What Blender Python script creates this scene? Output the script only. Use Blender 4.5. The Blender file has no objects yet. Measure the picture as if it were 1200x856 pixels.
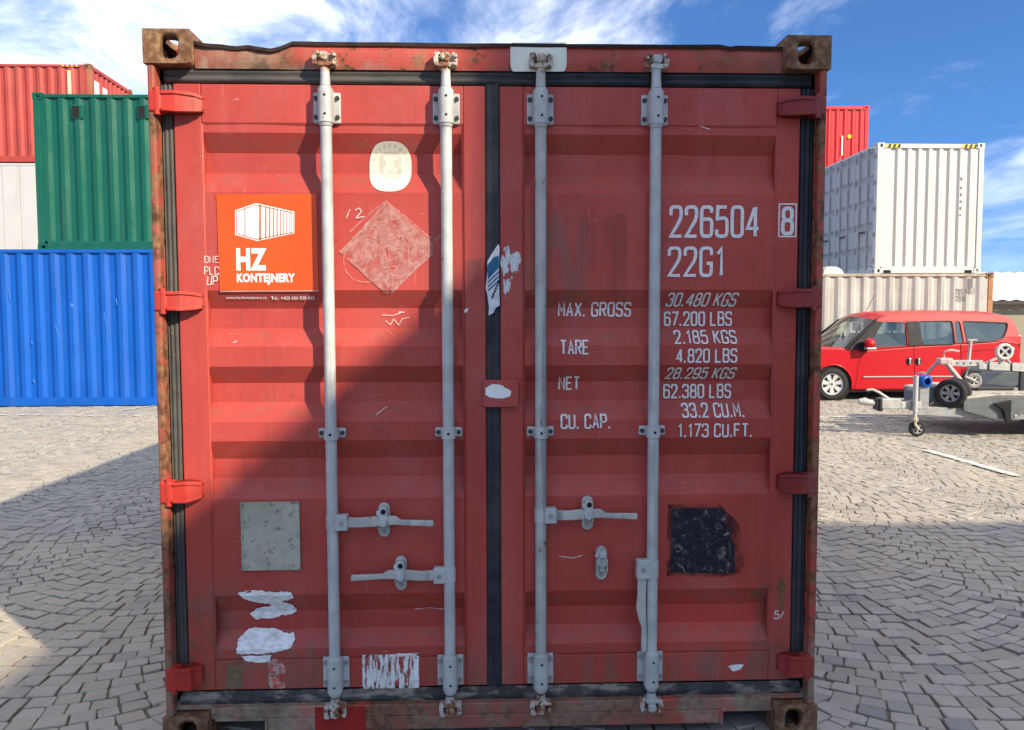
import bpy, bmesh, math, random
from mathutils import Vector, Matrix, noise
R = math.radians
random.seed(11)
S = bpy.context.scene
COL = S.collection

# ------------------------------------------------------------------ camera
CAM = Vector((-0.0288, -2.7789, 1.5754)); YAW, PITCH, ROLL = 0.0345, -0.0590, -0.0025
FPX = 900.0                                   # focal length in pixels of the 1200 px wide photograph
fwd = Vector((math.sin(YAW)*math.cos(PITCH), math.cos(YAW)*math.cos(PITCH), math.sin(PITCH)))
r0 = Vector((math.cos(YAW), -math.sin(YAW), 0)); u0 = r0.cross(fwd)
RGT = r0*math.cos(ROLL) + u0*math.sin(ROLL); UP = -r0*math.sin(ROLL) + u0*math.cos(ROLL)
cd = bpy.data.cameras.new('camera'); cam = bpy.data.objects.new('camera', cd); COL.objects.link(cam)
cam.matrix_world = Matrix(((RGT.x, UP.x, -fwd.x, CAM.x), (RGT.y, UP.y, -fwd.y, CAM.y), (RGT.z, UP.z, -fwd.z, CAM.z), (0, 0, 0, 1)))
cd.sensor_width = 36; cd.lens = 36*FPX/1200; cd.clip_end = 3000; cd.clip_start = 0.05
S.camera = cam
# ------------------------------------------------------------------ light
SUN = Vector((1.19, -1.15, 1.0)).normalized()   # towards the sun
EXPOSURE = 1.93
w = bpy.data.worlds.new('World'); S.world = w; w.use_nodes = True
nt = w.node_tree; nt.nodes.clear()
def wn(t, **k):
    n = nt.nodes.new(t)
    for a, b in k.items(): setattr(n, a, b)
    return n
out = wn('ShaderNodeOutputWorld'); bg = wn('ShaderNodeBackground'); bg.inputs[1].default_value = 0.15
sky = wn('ShaderNodeTexSky', sky_type='NISHITA', sun_disc=False, sun_elevation=math.asin(SUN.z),
         sun_rotation=math.atan2(SUN.x, SUN.y), altitude=600, air_density=1.0, dust_density=0.15, ozone_density=2.0)
tc = wn('ShaderNodeTexCoord'); sp = wn('ShaderNodeSeparateXYZ'); nt.links.new(tc.outputs['Generated'], sp.inputs[0])
# the sky colour is read a little above the true direction, which keeps the clear blue down to the roofs
sz_ = wn('ShaderNodeMath', operation='MULTIPLY_ADD'); sz_.inputs[1].default_value = 0.85; sz_.inputs[2].default_value = 0.22; nt.links.new(sp.outputs[2], sz_.inputs[0])
sx_ = wn('ShaderNodeMath', operation='MAXIMUM'); sx_.inputs[1].default_value = 0.05; nt.links.new(sz_.outputs[0], sx_.inputs[0])
sc_ = wn('ShaderNodeCombineXYZ'); nt.links.new(sp.outputs[0], sc_.inputs[0]); nt.links.new(sp.outputs[1], sc_.inputs[1]); nt.links.new(sx_.outputs[0], sc_.inputs[2])
sn_ = wn('ShaderNodeVectorMath', operation='NORMALIZE'); nt.links.new(sc_.outputs[0], sn_.inputs[0]); nt.links.new(sn_.outputs[0], sky.inputs[0])
zz = wn('ShaderNodeMath', operation='ADD'); zz.inputs[1].default_value = 0.16; nt.links.new(sp.outputs[2], zz.inputs[0])
zm = wn('ShaderNodeMath', operation='MAXIMUM'); zm.inputs[1].default_value = 0.05; nt.links.new(zz.outputs[0], zm.inputs[0])
cb = wn('ShaderNodeCombineXYZ')
for i in (0, 1):
    d = wn('ShaderNodeMath', operation='DIVIDE'); nt.links.new(sp.outputs[i], d.inputs[0]); nt.links.new(zm.outputs[0], d.inputs[1]); nt.links.new(d.outputs[0], cb.inputs[i])
mp = wn('ShaderNodeMapping'); mp.inputs['Location'].default_value = (13.1, 7.7, 0.0); mp.inputs['Rotation'].default_value = (0, 0, R(28)); mp.inputs['Scale'].default_value = (1.0, 0.62, 1)
nt.links.new(cb.outputs[0], mp.inputs[0])
n1 = wn('ShaderNodeTexNoise'); n1.inputs['Scale'].default_value = 0.55; n1.inputs['Detail'].default_value = 2; nt.links.new(mp.outputs[0], n1.inputs['Vector'])
n2 = wn('ShaderNodeTexNoise'); n2.inputs['Scale'].default_value = 3.2; n2.inputs['Detail'].default_value = 9; n2.inputs['Roughness'].default_value = 0.62; n2.inputs['Distortion'].default_value = 0.5; nt.links.new(mp.outputs[0], n2.inputs['Vector'])
ma = wn('ShaderNodeMath', operation='MULTIPLY_ADD'); ma.inputs[1].default_value = 1.5; nt.links.new(n1.outputs[0], ma.inputs[0]); nt.links.new(n2.outputs[0], ma.inputs[2])
mr = wn('ShaderNodeMapRange', interpolation_type='SMOOTHSTEP'); mr.inputs[1].default_value = 1.04; mr.inputs[2].default_value = 1.82; mr.inputs[4].default_value = 0.85; nt.links.new(ma.outputs[0], mr.inputs[0])
mx = wn('ShaderNodeMix', data_type='RGBA'); hf = wn('ShaderNodeMapRange', interpolation_type='SMOOTHSTEP'); hf.inputs[1].default_value = -0.02; hf.inputs[2].default_value = 0.40; hf.inputs[3].default_value = 0.06; nt.links.new(sp.outputs[2], hf.inputs[0])  # clouds thinned low down and kept bright overhead to fill the shade
hm = wn('ShaderNodeMath', operation='MULTIPLY'); nt.links.new(mr.outputs[0], hm.inputs[0]); nt.links.new(hf.outputs[0], hm.inputs[1]); nt.links.new(hm.outputs[0], mx.inputs[0]); nt.links.new(sky.outputs[0], mx.inputs[6]); mx.inputs[7].default_value = (6.8, 6.6, 6.4, 1)
# deepen the clear sky: normalise, clamp the solar glow, gamma, scale back
def vm(op, a, v):
    n = wn('ShaderNodeVectorMath', operation=op); nt.links.new(a, n.inputs[0]); n.inputs[1].default_value = v; return n.outputs[0]
sv = vm('MINIMUM', vm('MULTIPLY', sky.outputs[0], (1/4.3,)*3), (1.0, 1.05, 1.1))
gm = wn('ShaderNodeGamma'); nt.links.new(sv, gm.inputs[0]); gm.inputs[1].default_value = 1.45
nt.links.new(vm('MULTIPLY', gm.outputs[0], (1.36, 1.75, 1.92)), mx.inputs[6])
nt.links.new(mx.outputs[2], bg.inputs[0]); nt.links.new(bg.outputs[0], out.inputs[0])
sl = bpy.data.lights.new('sun', 'SUN'); sl.energy = 2.0; sl.angle = R(0.9); sl.color = (1.0, 0.86, 0.65)
so = bpy.data.objects.new('sun', sl); COL.objects.link(so); so.rotation_euler = SUN.to_track_quat('Z', 'Y').to_euler(); so.location = (6, -6, 12)
S.view_settings.view_transform = 'Standard'; S.view_settings.look = 'None'; S.view_settings.gamma = 1; S.view_settings.exposure = EXPOSURE
S.view_settings.use_curve_mapping = False

# ------------------------------------------------------------------ helpers
def ray(px, py): return (fwd + RGT*((px-600)/FPX) - UP*((py-428)/FPX))
def onY(px, py, Y=0.06):
    d = ray(px, py); return CAM + d*((Y-CAM.y)/d.y)
def onZ(px, py, z=0.0):
    d = ray(px, py); return CAM + d*((z-CAM.z)/d.z)
def setp(o, label=None, cat=None, group=None, kind=None):
    for k, v in (('label', label), ('category', cat), ('group', group), ('kind', kind)):
        if v: o[k] = v
    return o
def adopt(o, parent):
    if parent:
        o.parent = parent; o.matrix_parent_inverse = Matrix.Translation(-parent.location) if not parent.parent else Matrix.Identity(4)
def empty(name, loc, rz=0):
    o = bpy.data.objects.new(name, None); COL.objects.link(o); o.location = loc; o.rotation_euler = (0, 0, rz); o.empty_display_size = .2; return o
def link(name, me, parent=None, local=True):
    o = bpy.data.objects.new(name, me); COL.objects.link(o)
    if parent:
        o.parent = parent
        if not local: o.matrix_parent_inverse = world_of(parent).inverted()
    return o
def world_of(o):
    m = Matrix.Translation(o.location) @ o.rotation_euler.to_matrix().to_4x4()
    if o.parent: m = world_of(o.parent) @ o.matrix_parent_inverse @ m
    return m
def copy_tree(o, parent=None):
    c = o.copy(); COL.objects.link(c); c.parent = parent
    for ch in o.children[:]: copy_tree(ch, c)
    return c

class MB:
    def __init__(s): s.v = []; s.f = []; s.m = []; s.mi = 0; s.sm = []
    def add(s, vs, fs, M=None, smooth=False):
        b = len(s.v)
        s.v += [tuple((M @ Vector(v)) if M else v) for v in vs]
        for f in fs: s.f.append([b+i for i in f]); s.m.append(s.mi); s.sm.append(smooth)
        return s
    def box(s, x0, x1, y0, y1, z0, z1, M=None):
        return s.add([(x, y, z) for z in (z0, z1) for y in (y0, y1) for x in (x0, x1)],
                     [(0, 2, 3, 1), (4, 5, 7, 6), (0, 1, 5, 4), (2, 6, 7, 3), (0, 4, 6, 2), (1, 3, 7, 5)], M)
    def tube(s, p0, p1, r0, r1=None, n=12, caps=True, M=None):
        r1 = r0 if r1 is None else r1
        p0 = Vector(p0); p1 = Vector(p1); a = (p1-p0).normalized()
        b = a.orthogonal().normalized(); c = a.cross(b)
        vs = []
        for p, r in ((p0, r0), (p1, r1)):
            for i in range(n):
                t = 2*math.pi*i/n; vs.append(p + b*(r*math.cos(t)) + c*(r*math.sin(t)))
        s.add(vs, [(i, (i+1) % n, n+(i+1) % n, n+i) for i in range(n)], M, True)
        if caps: s.add(vs, [tuple(range(n-1, -1, -1)), tuple(range(n, 2*n))], M)
        return s
    def path(s, pts, r, n=8, M=None):
        pts = [Vector(p) for p in pts]; rings = []
        up = Vector((0.13, 0.31, 0.94))
        for i, p in enumerate(pts):
            t = (pts[min(i+1, len(pts)-1)] - pts[max(i-1, 0)]).normalized()
            b = t.cross(up).normalized(); c = t.cross(b)
            rr = r[i] if isinstance(r, (list, tuple)) else r
            rings += [p + b*(rr*math.cos(2*math.pi*k/n)) + c*(rr*math.sin(2*math.pi*k/n)) for k in range(n)]
        fs = [(i*n+k, i*n+(k+1) % n, (i+1)*n+(k+1) % n, (i+1)*n+k) for i in range(len(pts)-1) for k in range(n)]
        s.add(rings, fs, M, True); s.add(rings, [tuple(range(n)), tuple(range(len(rings)-1, len(rings)-1-n, -1))], M)
        return s
    def lathe(s, prof, n=28, M=None, smooth=True):     # profile (r, h) round local Y axis
        vs = []
        for r, h in prof: vs += [(r*math.cos(2*math.pi*k/n), h, r*math.sin(2*math.pi*k/n)) for k in range(n)]
        fs = [(i*n+k, i*n+(k+1) % n, (i+1)*n+(k+1) % n, (i+1)*n+k) for i in range(len(prof)-1) for k in range(n)]
        return s.add(vs, fs, M, smooth)
    def prism(s, poly, y0, y1, M=None):                # polygon in x,z extruded along y
        n = len(poly)
        vs = [(x, y0, z) for x, z in poly] + [(x, y1, z) for x, z in poly]
        return s.add(vs, [tuple(range(n-1, -1, -1)), tuple(range(n, 2*n))] + [(i, (i+1) % n, n+(i+1) % n, n+i) for i in range(n)], M)
    def mesh(s, name, mats):
        me = bpy.data.meshes.new(name); me.from_pydata(s.v, [], s.f)
        for m in (mats if isinstance(mats, (list, tuple)) else [mats]): me.materials.append(m)
        me.polygons.foreach_set('material_index', s.m); me.polygons.foreach_set('use_smooth', s.sm)
        bm = bmesh.new(); bm.from_mesh(me); bmesh.ops.recalc_face_normals(bm, faces=bm.faces); bm.to_mesh(me); bm.free()
        me.update(); return me
    def build(s, name, mats, parent=None, bevel=0, local=True, seg=2):
        o = link(name, s.mesh(name, mats), parent, local)
        if bevel:
            md = o.modifiers.new('bevel', 'BEVEL'); md.width = bevel; md.segments = seg; md.limit_method = 'ANGLE'; md.angle_limit = R(40)
        return o

# ------------------------------------------------------------------ materials
class NT:
    def __init__(s, name):
        s.m = bpy.data.materials.new(name); s.m.use_nodes = True; s.t = s.m.node_tree
        s.b = s.t.nodes['Principled BSDF']; s.tc = s.n('ShaderNodeTexCoord'); s.obj = s.tc.outputs['Object']
    def n(s, t, **k):
        x = s.t.nodes.new(t)
        for a, b in k.items(): setattr(x, a, b)
        return x
    def lk(s, a, b): s.t.links.new(a, b)
    def noise(s, scale, detail=4, rough=.6, stretch=None, dist=0, loc=(0, 0, 0)):
        x = s.n('ShaderNodeTexNoise'); x.inputs['Scale'].default_value = scale; x.inputs['Detail'].default_value = detail
        x.inputs['Roughness'].default_value = rough; x.inputs['Distortion'].default_value = dist
        v = s.obj
        mpn = s.n('ShaderNodeMapping'); mpn.inputs['Scale'].default_value = stretch or (1, 1, 1); mpn.inputs['Location'].default_value = loc; s.lk(v, mpn.inputs[0]); v = mpn.outputs[0]
        s.lk(v, x.inputs['Vector']); return x.outputs[0]
    def ramp(s, v, a, b, o0=0, o1=1, smooth=True):
        x = s.n('ShaderNodeMapRange'); x.interpolation_type = 'SMOOTHSTEP' if smooth else 'LINEAR'
        for i, q in enumerate((a, b, o0, o1)): x.inputs[i+1].default_value = q
        s.lk(v, x.inputs[0]); return x.outputs[0]
    def math(s, op, a, b):
        x = s.n('ShaderNodeMath', operation=op)
        for i, q in enumerate((a, b)):
            if isinstance(q, (int, float)): x.inputs[i].default_value = q
            else: s.lk(q, x.inputs[i])
        return x.outputs[0]
    def mix(s, f, a, b, mode='MIX'):
        x = s.n('ShaderNodeMix', data_type='RGBA', blend_type=mode)
        for i, q in ((0, f), (6, a), (7, b)):
            if isinstance(q, (int, float)): x.inputs[i].default_value = q
            elif isinstance(q, tuple): x.inputs[i].default_value = (*q[:3], 1)
            else: s.lk(q, x.inputs[i])
        return x.outputs[2]
    def xyz(s):
        x = s.n('ShaderNodeSeparateXYZ'); s.lk(s.obj, x.inputs[0]); return x.outputs
    def boxmask(s, x0, x1, z0, z1, soft=.03, nz=None, amt=.05):
        o = s.xyz(); X, Z = o[0], o[2]
        if nz is not None:
            j = s.ramp(nz, 0, 1, -amt*2, amt*2, False); X = s.math('ADD', X, j); Z = s.math('ADD', Z, j)
        f = s.math('MULTIPLY', s.ramp(X, x0-soft, x0+soft), s.ramp(X, x1-soft, x1+soft, 1, 0))
        f = s.math('MULTIPLY', f, s.ramp(Z, z0-soft, z0+soft))
        return s.math('MULTIPLY', f, s.ramp(Z, z1-soft, z1+soft, 1, 0))
    def fin(s, col, rough=.5, metal=0, bump=None, bs=.2, bd=.01):
        if isinstance(col, tuple): s.b.inputs['Base Color'].default_value = (*col, 1)
        else: s.lk(col, s.b.inputs['Base Color'])
        if isinstance(rough, (int, float)): s.b.inputs['Roughness'].default_value = rough
        else: s.lk(rough, s.b.inputs['Roughness'])
        if isinstance(metal, (int, float)): s.b.inputs['Metallic'].default_value = metal
        else: s.lk(metal, s.b.inputs['Metallic'])
        if bump is not None:
            x = s.n('ShaderNodeBump'); x.inputs['Strength'].default_value = bs; x.inputs['Distance'].default_value = bd; s.lk(bump, x.inputs['Height']); s.lk(x.outputs[0], s.b.inputs['Normal'])
        s.b.inputs['Specular IOR Level'].default_value = .32
        return s.m
def sc(c, k): return tuple(min(1, x*k) for x in c)
RUST = (.17, .07, .03)
def paint(name, c, rough=.45, var=.16, rust=0.0, dirt=.12, metal=0, vscale=1.5, dirtc=(.2, .17, .13), rustc=RUST):
    k = NT(name)
    a = k.noise(vscale, 5, .65); st = k.noise(3.2, 5, .6, (2.2, 2.2, .16)); fine = k.noise(60, 4, .7)
    col = k.mix(k.ramp(a, .3, .7), sc(c, 1-var), sc(c, 1+var*.7))
    col = k.mix(k.math('MULTIPLY', k.ramp(st, .48, .72), dirt*2.5), col, dirtc)
    if rust:
        m = k.math('ADD', k.math('MULTIPLY', k.noise(7, 7, .7), .75), k.math('MULTIPLY', fine, .25))
        mk = k.ramp(m, .68-rust*.3, .74-rust*.3)
        rc = k.mix(k.ramp(k.noise(25, 4), .35, .65), sc(rustc, .55), sc(rustc, 1.5))
        col = k.mix(mk, col, rc); r = k.ramp(mk, 0, 1, rough, .88)
    else: r = k.ramp(a, .3, .7, rough-.06, rough+.1)
    return k.fin(col, r, metal, fine, .12, .004)
def plain(name, c, rough=.5, metal=0, var=.12, scale=12):
    k = NT(name); a = k.noise(scale, 4)
    return k.fin(k.mix(k.ramp(a, .3, .7), sc(c, 1-var), sc(c, 1+var)), k.ramp(a, .3, .7, max(.03, rough-.05), rough+.06), metal)

M = {}
# door paint: chalky oxide red with streaks, chips, rub marks and a few repaired zones
def door_red():
    k = NT('door_red')
    big = k.noise(1.3, 5, .6); st = k.noise(5, 6, .62, (3, 3, .12)); fine = k.noise(95, 4, .7); mid = k.noise(11, 6, .7)
    c = k.mix(k.ramp(big, .32, .68), (.385, .048, .037), (.465, .066, .050))
    c = k.mix(k.math('MULTIPLY', k.ramp(st, .5, .75), .30), c, (.50, .12, .095))
    c = k.mix(k.math('MULTIPLY', k.ramp(mid, .50, .72), .28), c, (.34, .052, .047))
    # fresh touch-up paint, low on the right leaf
    c = k.mix(k.math('MULTIPLY', k.boxmask(.63, 1.03, .28, .52, .012, mid, .03), .75), c, (.52, .045, .030))
    # grimy lower edge and corners
    g = k.math('MULTIPLY', k.ramp(k.xyz()[2], .24, .42, 1, 0), k.ramp(st, .4, .62))
    c = k.mix(k.math('MULTIPLY', g, .6), c, (.17, .095, .062))
    g2 = k.boxmask(-1.14, -.95, .22, .62, .05, mid, .08); c = k.mix(k.math('MULTIPLY', g2, k.ramp(mid, .42, .62, .1, .75)), c, (.17, .072, .045))
    g3 = k.boxmask(.98, 1.14, .25, .62, .05, mid, .08); c = k.mix(k.math('MULTIPLY', g3, k.ramp(mid, .42, .62, .1, .75)), c, (.17, .072, .045))
    for (x0, x1, z0, z1) in ((-1.0, -.60, .20, .36), (.75, 1.06, .22, .30), (.1, .35, 1.62, 1.97)):
        gm = k.boxmask(x0, x1, z0, z1, .03, mid, .06)
        c = k.mix(k.math('MULTIPLY', gm, k.ramp(k.noise(16, 6, .7, (1.5, 1, .35)), .42, .6, 0, .62)), c, (.19, .105, .07))
    # rain streaks, grime resting on the ribs, long fine scratches
    rs = k.noise(9, 7, .68, (3.5, 3.5, .05), 0, (1, 4, 2)); c = k.mix(k.ramp(rs, .52, .70, 0, .38), c, (.22, .055, .042))
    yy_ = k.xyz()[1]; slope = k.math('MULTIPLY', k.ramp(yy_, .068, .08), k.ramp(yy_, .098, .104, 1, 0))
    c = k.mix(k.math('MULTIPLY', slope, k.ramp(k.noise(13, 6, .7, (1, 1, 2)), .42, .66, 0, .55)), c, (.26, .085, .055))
    for st_, lo_ in (((.5, 1, 16), 7), ((14, 1, .6), 3), ((3, 1, 9), 5)):
        scr = k.ramp(k.noise(11, 5, .6, st_, .6, (lo_, lo_, lo_)), .695, .71); c = k.mix(k.math('MULTIPLY', scr, .45), c, (.58, .30, .26))
    fade = k.ramp(k.noise(3.1, 6, .7, (1, 1, .6), .4, (9, 1, 5)), .48, .7, 0, .30); c = k.mix(fade, c, (.42, .13, .115))
    # rub marks and chips
    ch = k.ramp(k.noise(42, 6, .75), .685, .71); c = k.mix(k.math('MULTIPLY', ch, .75), c, (.58, .40, .35))
    ch2 = k.ramp(k.noise(15, 7, .8, (1, 1, 1), 0, (4, 2, 9)), .675, .70); c = k.mix(ch2, c, (.15, .062, .035))
    r = k.ramp(mid, .3, .7, .40, .58)
    bmp = k.math('ADD', k.math('MULTIPLY', k.noise(2.4, 3), 1.0), k.math('MULTIPLY', fine, .06))
    return k.fin(c, r, 0, bmp, .35, .012)
M['door'] = door_red()
def frame_red(name, rustiness, zones=()):
    k = NT(name); mid = k.noise(9, 7, .72); st = k.noise(6, 6, .65, (2.5, 2.5, .18)); fine = k.noise(90, 4)
    c = k.mix(k.ramp(k.noise(2, 4), .35, .65), (.38, .056, .042), (.46, .08, .058))
    rc = k.mix(k.ramp(k.noise(28, 5), .35, .66), (.075, .033, .017), (.27, .13, .065))
    lc = k.mix(k.ramp(k.noise(12, 5), .4, .6), (.20, .155, .115), (.32, .27, .20))
    c = k.mix(k.ramp(mid, .62-rustiness*.32, .70-rustiness*.32), c, rc)
    c = k.mix(k.math('MULTIPLY', k.ramp(st, .55, .68), .45*rustiness+.1), c, lc)
    for (x0, x1, z0, z1, kind, amt) in zones:
        m = k.boxmask(x0, x1, z0, z1, .03, mid, .07)
        col = {'rust': rc, 'grime': lc, 'white': (.62, .61, .52), 'fresh': (.40, .022, .018), 'brown': (.2, .1, .06)}[kind]
        tex = k.ramp(k.noise(14, 6, .7), .3, .6, .35, 1) if kind in ('rust', 'grime', 'brown') else 1.0
        c = k.mix(k.math('MULTIPLY', k.math('MULTIPLY', m, tex), amt), c, col)
    return k.fin(c, k.ramp(mid, .4, .6, .45, .8), 0, k.math('ADD', k.noise(18, 6), k.math('MULTIPLY', fine, .3)), .35, .006)
hz = lambda y: onY(600, y, .045).z
M['header'] = frame_red('header_paint', .32, ((-1.25, -.70, 2.3, 2.7, 'rust', .85), (-1.25, -.72, 2.3, 2.7, 'grime', .35), (-1.1, -.1, 2.40, 2.462, 'grime', .7), (.98, 1.1, 2.3, 2.7, 'brown', .7), (.78, .98, 2.3, 2.7, 'brown', .35)))
M['sill'] = frame_red('sill_paint', .55, ((-1.2, -.60, 0, .3, 'grime', .8), (-.45, .75, .0, .3, 'brown', .55), (-.3, .6, .0, .3, 'grime', .3), (.7, 1.2, 0, .3, 'grime', .75)))
M['fresh_red'] = plain('fresh_red_paint', (.30, .016, .014), .5, 0, .2, 14)
M['post'] = frame_red('post_paint', .55, ((-1.3, -1.19, .0, 2.6, 'brown', .55), (1.195, 1.3, .0, 2.6, 'rust', .8), (-1.3, 1.3, .0, .35, 'grime', .6)))
M['post_orange'] = frame_red('post_edge_paint', .45, ((-1.3, 1.3, 0, 2.6, 'rust', .35),))
M['casting'] = (lambda k: k.fin(k.mix(k.ramp(k.noise(16, 7, .7), .35, .62), (.115, .052, .026), k.mix(k.ramp(k.noise(30, 5), .4, .62), (.23, .115, .055), (.30, .19, .11))), .85, 0, k.noise(55, 6), .5, .004))(NT('rusty_casting'))
M['hinge'] = paint('hinge_red', (.44, .034, .022), .5, .2, .26, .12)
M['hinge_dark'] = paint('hinge_dark_red', (.27, .028, .024), .5, .2, .28, .12)  # darker red used for the right-hand hinges
def rubber():
    k = NT('gasket_rubber'); a = k.noise(14, 5); s_ = k.noise(4, 5, .6, (1, 1, 1))
    c = k.mix(k.ramp(a, .35, .65), (.014, .018, .023), (.030, .034, .040))
    c = k.mix(k.math('MULTIPLY', k.ramp(s_, .42, .62), .12), c, (.20, .18, .15))
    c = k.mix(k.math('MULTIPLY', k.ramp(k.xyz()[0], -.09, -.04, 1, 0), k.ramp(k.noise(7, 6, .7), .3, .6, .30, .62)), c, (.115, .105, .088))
    c = k.mix(k.ramp(k.noise(40, 6, .75), .68, .72), c, (.35, .33, .30))
    return k.fin(c, .62, 0, k.noise(70, 3), .15, .003)
M['rubber'] = rubber()
def gasket_dusty():
    k = NT('dusty_gasket'); a = k.noise(14, 5); x = k.noise(9, 7, .7, (1, 1, 3))
    c = k.mix(k.ramp(a, .35, .65), (.025, .026, .027), (.05, .05, .048))
    c = k.mix(k.ramp(x, .45, .62, 0, .85), c, (.26, .23, .185))
    c = k.mix(k.ramp(k.noise(33, 6, .75), .66, .70), c, (.42, .38, .31))
    return k.fin(c, .75, 0, k.noise(60, 4), .3, .004)
M['rubber_dusty'] = gasket_dusty()
def galv(name, c=(.47, .475, .46), spots=.5):
    k = NT(name); a = k.noise(10, 6, .65); f_ = k.noise(45, 6, .75)
    col = k.mix(k.ramp(a, .3, .7), sc(c, .82), sc(c, 1.12))
    col = k.mix(k.ramp(k.noise(7, 6, .7, (1, 1, .2), 0, (7, 1, 3)), .60, .72, 0, .6), col, (.30, .26, .20))
    col = k.mix(k.ramp(k.noise(5, 7, .75, (3, 3, .09), 0, (2, 5, 1)), .56, .66, 0, .35+spots*.3), col, (.20, .20, .205))
    col = k.mix(k.ramp(k.noise(19, 7, .78, (1, 1, .7), 0, (4, 8, 6)), .655-spots*.02, .69-spots*.02), col, (.20, .085, .035))
    col = k.mix(k.ramp(f_, .71-spots*.05, .74-spots*.05), col, (.10, .085, .07))
    return k.fin(col, k.ramp(a, .3, .7, .42, .6), .0, f_, .12, .003)
M['galv'] = galv('painted_steel')
M['galv_dirty'] = galv('worn_steel', (.45, .44, .40), 1.3)
M['cam'] = (lambda k: k.fin(k.mix(k.ramp(k.noise(22, 6, .72), .47, .56), (.50, .45, .38), k.mix(k.ramp(k.noise(50, 4), .4, .6), (.14, .055, .025), (.33, .14, .07))), .75, 0, k.noise(70, 5), .4, .003))(NT('rust_flecked_cam'))
M['bolt'] = plain('dark_bolt', (.055, .052, .048), .6, .3)
M['bolt_light'] = plain('grey_bolt', (.30, .29, .26), .6, .2)
M['hole'] = plain('hole_dark', (.012, .012, .012), .9)
M['white_print'] = plain('white_lettering', (.82, .81, .79), .55, 0, .08, 30)
M['steel_in'] = plain('dark_inside', (.03, .022, .02), .8)
M['floor'] = plain('container_floor', (.05, .035, .025), .8)

# ------------------------------------------------------------------ ground
def cobble_mat():
    k = NT('granite_setts'); geo = k.n('ShaderNodeNewGeometry')
    r = geo.outputs['Random Per Island']; f_ = k.noise(130, 5, .75); a = k.noise(.35, 4); b = k.noise(2.2, 5)
    c = k.mix(r, (.315, .288, .238), (.43, .395, .33))
    c = k.mix(k.ramp(k.math('FRACT', k.math('MULTIPLY', r, 17.3), 0), .90, .93), c, (.37, .32, .26))
    c = k.mix(k.ramp(k.math('FRACT', k.math('MULTIPLY', r, 7.7), 0), .90, .97), c, (.245, .235, .22))
    c = k.mix(k.ramp(f_, .35, .72, 0, .5), c, (.25, .24, .22))
    c = k.mix(k.math('MULTIPLY', k.ramp(a, .42, .62), .5), c, (.43, .375, .275))
    c = k.mix(k.ramp(b, .52, .72, 0, .45), c, (.20, .19, .165))
    return k.fin(c, k.ramp(f_, .3, .7, .55, .8), 0, k.math('ADD', f_, k.math('MULTIPLY', k.noise(28, 3), .8)), .35, .006)
M['cobble'] = cobble_mat()
def ground_mat():
    k = NT('sett_paving'); a = k.noise(1.2, 5); f_ = k.noise(70, 6, .75)
    v = k.n('ShaderNodeTexVoronoi', feature='F1'); v.inputs['Scale'].default_value = 8.5; k.lk(k.obj, v.inputs['Vector'])
    c = k.mix(k.ramp(v.outputs['Distance'], .35, .6), (.33, .32, .29), (.16, .145, .12))
    return k.fin(k.mix(k.ramp(f_, .4, .7, 0, .4), c, (.15, .14, .12)), .85, 0, f_, .4, .01)
M['ground'] = ground_mat()
def bed_mat():
    k = NT('sand_joints'); a = k.noise(1.2, 5); f_ = k.noise(70, 6, .75)
    c = k.mix(k.ramp(f_, .35, .65), (.10, .088, .068), (.21, .185, .145))
    c = k.mix(k.math('MULTIPLY', k.ramp(a, .5, .7), .3), c, (.06, .068, .035))
    return k.fin(c, .9, 0, f_, .4, .01)
M['bed'] = bed_mat()
g = MB(); g.add([(-900, -900, -.030), (900, -900, -.030), (900, 900, -.030), (-900, 900, -.030)], [(0, 1, 2, 3)])
ground = setp(g.build('ground', M['ground']), kind='structure')
def frus(dep, side, mg):
    p = CAM + fwd*dep + RGT*side*(dep*600/FPX + mg); return (p.x, p.y, -.0165)
g = MB(); g.add([frus(1.6, -1, .8), frus(1.6, 1, .8), frus(20.6, 1, .8), frus(20.6, -1, .8)], [(0, 1, 2, 3)])
setp(g.build('sand_bed', M['bed']), kind='structure')

def visible(x, y, mg=1.4):
    d = Vector((x, y, 0)) - CAM; dep = d.dot(fwd)
    return dep > 1.6 and abs(d.dot(RGT)) < dep*600/FPX + mg and dep < 21
stones = []
WST, RAD, STEP = 1.36, 1.10, 0.099
for ks in range(-9, 14):
    xc = 2.05 + ks*WST
    for jr in range(-25, 200):
        y0 = jr*STEP + (ks % 2)*.05
        if y0 > 18.2: break
        if not any(visible(xc+d, y0-.6, 1.8) for d in (-.6, 0, .6)): continue
        th = -math.asin(WST/2/RAD) - .055 + random.uniform(0, .05); tend = math.asin(WST/2/RAD) + .055
        while th < tend-.03:
            dl = random.choice((.096, .106, .113, .12, .103, .134, .088)) / RAD
            t2 = min(th+dl, tend)
            if tend - t2 < .045: t2 = tend
            px = xc + RAD*math.sin((th+t2)/2); py = y0 - RAD*math.cos((th+t2)/2)
            inside = abs(px) < 1.0 and py > .45 and py < 5.6
            if visible(px, py, .9) and not inside and (py < 17.9): stones.append((xc, y0, th, t2, px, py))
            th = t2
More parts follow.
